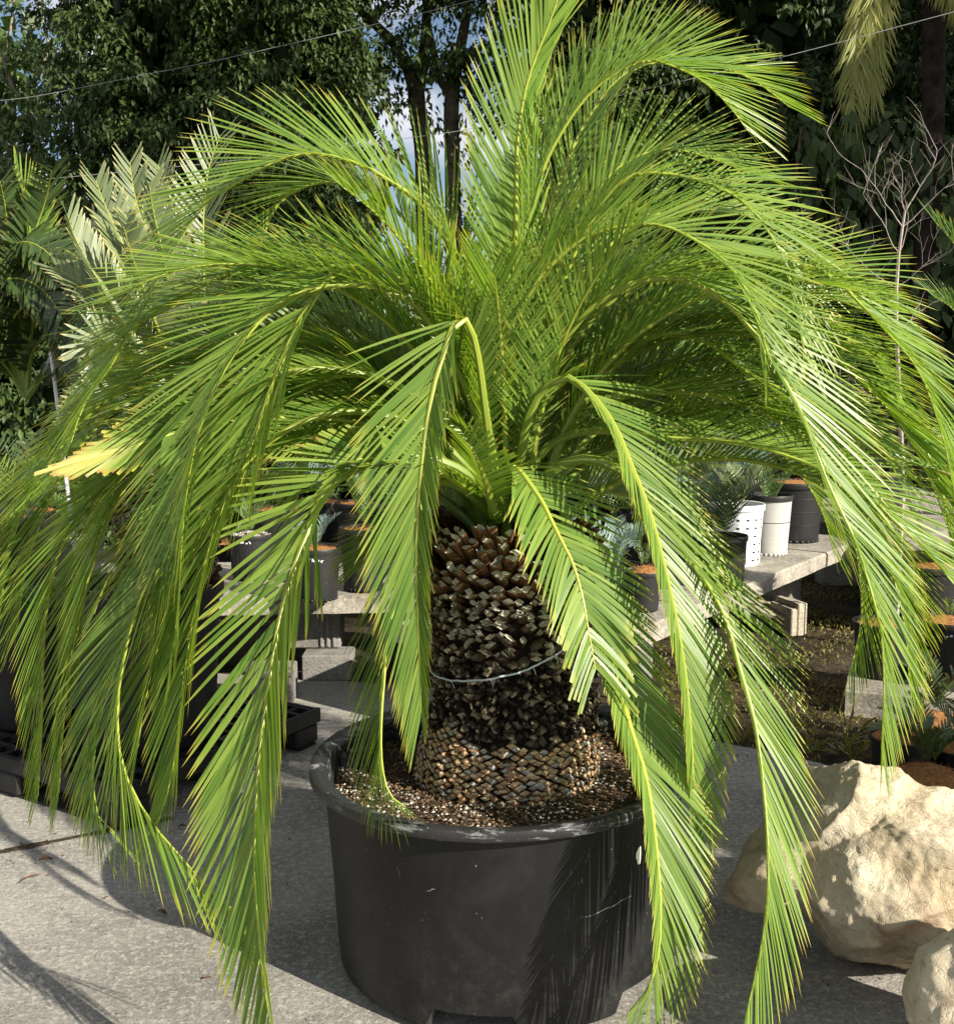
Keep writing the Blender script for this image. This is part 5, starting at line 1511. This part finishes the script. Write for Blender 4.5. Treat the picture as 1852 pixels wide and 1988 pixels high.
# stay on the earth side of the pavement edge
ex_ = np.array([p.x for p in edge]); ey_ = np.array([p.y for p in edge])
keep &= Y > np.interp(X, ex_, ey_) + .02
X, Y, dens = X[keep], Y[keep], dens[keep]
P = np.stack([X, Y, np.full(len(X), -.068)], 1); m = len(P)
hgt = rng.uniform(.010, .038, m)
D = rng.normal(0, .6, (m, 3)) + np.array([0, 0, .8]); D[:, 2] = np.abs(D[:, 2])
P[:, 2] += rng.uniform(0, .022, m)
lv.put(P, D, hgt, .38, np.clip(dens + .35, 0, 1))
link('weeds', lv.mesh('weeds'), M['weed_leaf'], kind='stuff', label='low yellowing weeds on the earth behind the pavement')
# leafy seedlings along the pavement edge
random.seed(8)
def weed(x, y, n_, L, lab, w_=.4):
    p = on(x, y, -.068); lv = Leaves()
    P = []; D = []
    for i in range(n_):
        a = random.random() * 6.28; e = random.uniform(.2, 1.3); r_ = random.uniform(.3, 1) * L
        d_ = Vector((math.cos(a) * math.cos(e), math.sin(a) * math.cos(e), math.sin(e)))
        P.append((p + d_ * r_ * .7)[:]); D.append(d_[:])
    lv.put(np.array(P), np.array(D), np.full(n_, L * .5), w_, np.full(n_, .6))
    root = empty('weed', p, label=lab, cat='weed')
    link('leaves', lv.mesh('leaves'), M['weed_leaf'], root)
    mb = MB()
    for q in P[:14]: mb.tube([p, p.lerp(Vector(q), .6) + Vector((0, 0, .01)), Vector(q)], .0014, 4)
    link('stem', mb.mesh('stem'), M['rachis'], root)
weed(1505, 1450, 26, .12, 'leafy green weed at the pavement edge left of the boulder peak')
weed(1570, 1462, 24, .12, 'fresh green weed at the pavement edge, directly above the boulder peak')
weed(1655, 1480, 20, .11, 'low weed at the pavement edge beside the small black coir pot')
weed(1440, 1444, 16, .10, 'small weed at the pavement edge near the tub')
weed(1545, 1425, 18, .15, 'grassy weed with thin forked stalks behind the pavement edge', .12)
weed(1640, 1450, 10, .22, 'tall thin forked grass stalk before the low slab', .07)
weed(1480, 1385, 22, .10, 'shaded weed out on the dark earth')
# litter
for x, y, L, a, lab in [(75, 1673, .042, .2, 'curled dry leaf on the sunlit concrete at left'), (306, 1771, .036, -.6, 'dark curled dry leaf on the shaded concrete'), (395, 1903, .02, .4, 'reddish crumb of bark near the bottom edge'),
                        (36, 1717, .075, .9, 'thin dry stem lying on the concrete at left'), (202, 1747, .015, 1, 'tiny dark seed husk in the tub shadow'), (296, 1736, .012, 0, 'speck of bark in the tub shadow'),
                        (1524, 1927, .02, .3, 'dark speck of leaf on the concrete below the boulder'), (1528, 1939, .022, -.1, 'larger dark speck of leaf below the boulder'), (345, 1607, .03, .1, 'flat brown leaf scrap behind the front fronds'), (53, 1597, .014, .1, 'pebble sized husk near the pallet')]:
    p = on(x, y, .004); mb = MB()
    w_ = L * (.05 if 'stem' in lab else .22)
    Mx = Mbox(p, (math.cos(a), math.sin(a), 0), (-math.sin(a), math.cos(a), 0))
    n_ = 7; vs = []
    for i in range(n_):
        t = i / (n_ - 1)
        ww = w_ * (math.sin(math.pi * min(max(t, .08), .92)) ** .7); zc = .10 * L * math.sin(t * 3) + .002
        vs += [Mx @ Vector((L * t, -ww, zc + ww * .9)), Mx @ Vector((L * t, 0, zc)), Mx @ Vector((L * t, ww, zc + ww * .9))]
    fs = [q for i in range(n_ - 1) for q in ((3 * i, 3 * i + 1, 3 * i + 4, 3 * i + 3), (3 * i + 1, 3 * i + 2, 3 * i + 5, 3 * i + 4))]
    mb.add([v[:] for v in vs], fs)
    link('dry_leaf', mb.mesh('dry_leaf', False), M['dead'], label=lab, cat='dry leaf')

grit = Leaves()
random.seed(31)
P, D, S_ = [], [], []
for cx_, cy__, spr_, n_ in [(1392, 1470, .16, 160), (1580, 1482, .22, 240), (300, 1640, .12, 40), (1060, 1975, .30, 60), (560, 1560, .25, 60), (1700, 1900, .30, 90), (60, 1650, .12, 90), (500, 1780, .5, 70), (1420, 1800, .3, 80), (650, 1400, .4, 160)]:
    c_ = on(cx_, cy__, .003)
    for i in range(n_):
        P.append((c_.x + random.gauss(0, spr_), c_.y + random.gauss(0, spr_ * .6), .003)); D.append((random.gauss(0, 1), random.gauss(0, 1), .12)); S_.append(random.uniform(.003, .011))
P = np.array(P); ok = P[:, 1] < np.interp(P[:, 0], ex_, ey_)
grit.put(P[ok], np.array(D)[ok], np.array(S_)[ok], .6)
link('grit_and_crumbs', grit.mesh('grit_and_crumbs'), M['dead'], kind='stuff', label='crumbs of soil and dry leaf scattered on the concrete')

# ================================================================== UNSEEN FOLIAGE ADDED OUTSIDE THE FRAME TO CAST SHADE
def add_shade_foliage(c, r, n_, per, size, lab, h):
    return tree('added_shade_foliage', (c[0], c[1], -.07), h, [(c, r, 1)], n_, per, size, lab, filler=0, g0=.3, cr=.5 if size > .2 else .24, tr=.1, nlimb=8)

add_shade_foliage((12.6, 6.2, 7.6), (2.9, 2.9, 4.6), 230, 60, .32, 'unseen tree added outside the frame to the right to shade the right of the treeline', 9)
add_shade_foliage((5.6, 5.8, 10.0), (2.6, 2.6, 2.6), 48, 55, .28, 'unseen open crowned tree added outside the frame to dapple the left of the treeline', 10)
add_shade_foliage((4.76, 1.42, 2.40), (.74, .74, .52), 330, 60, .13, 'unseen shrub added outside the frame to the right to shade the earth by the pavement', 2)
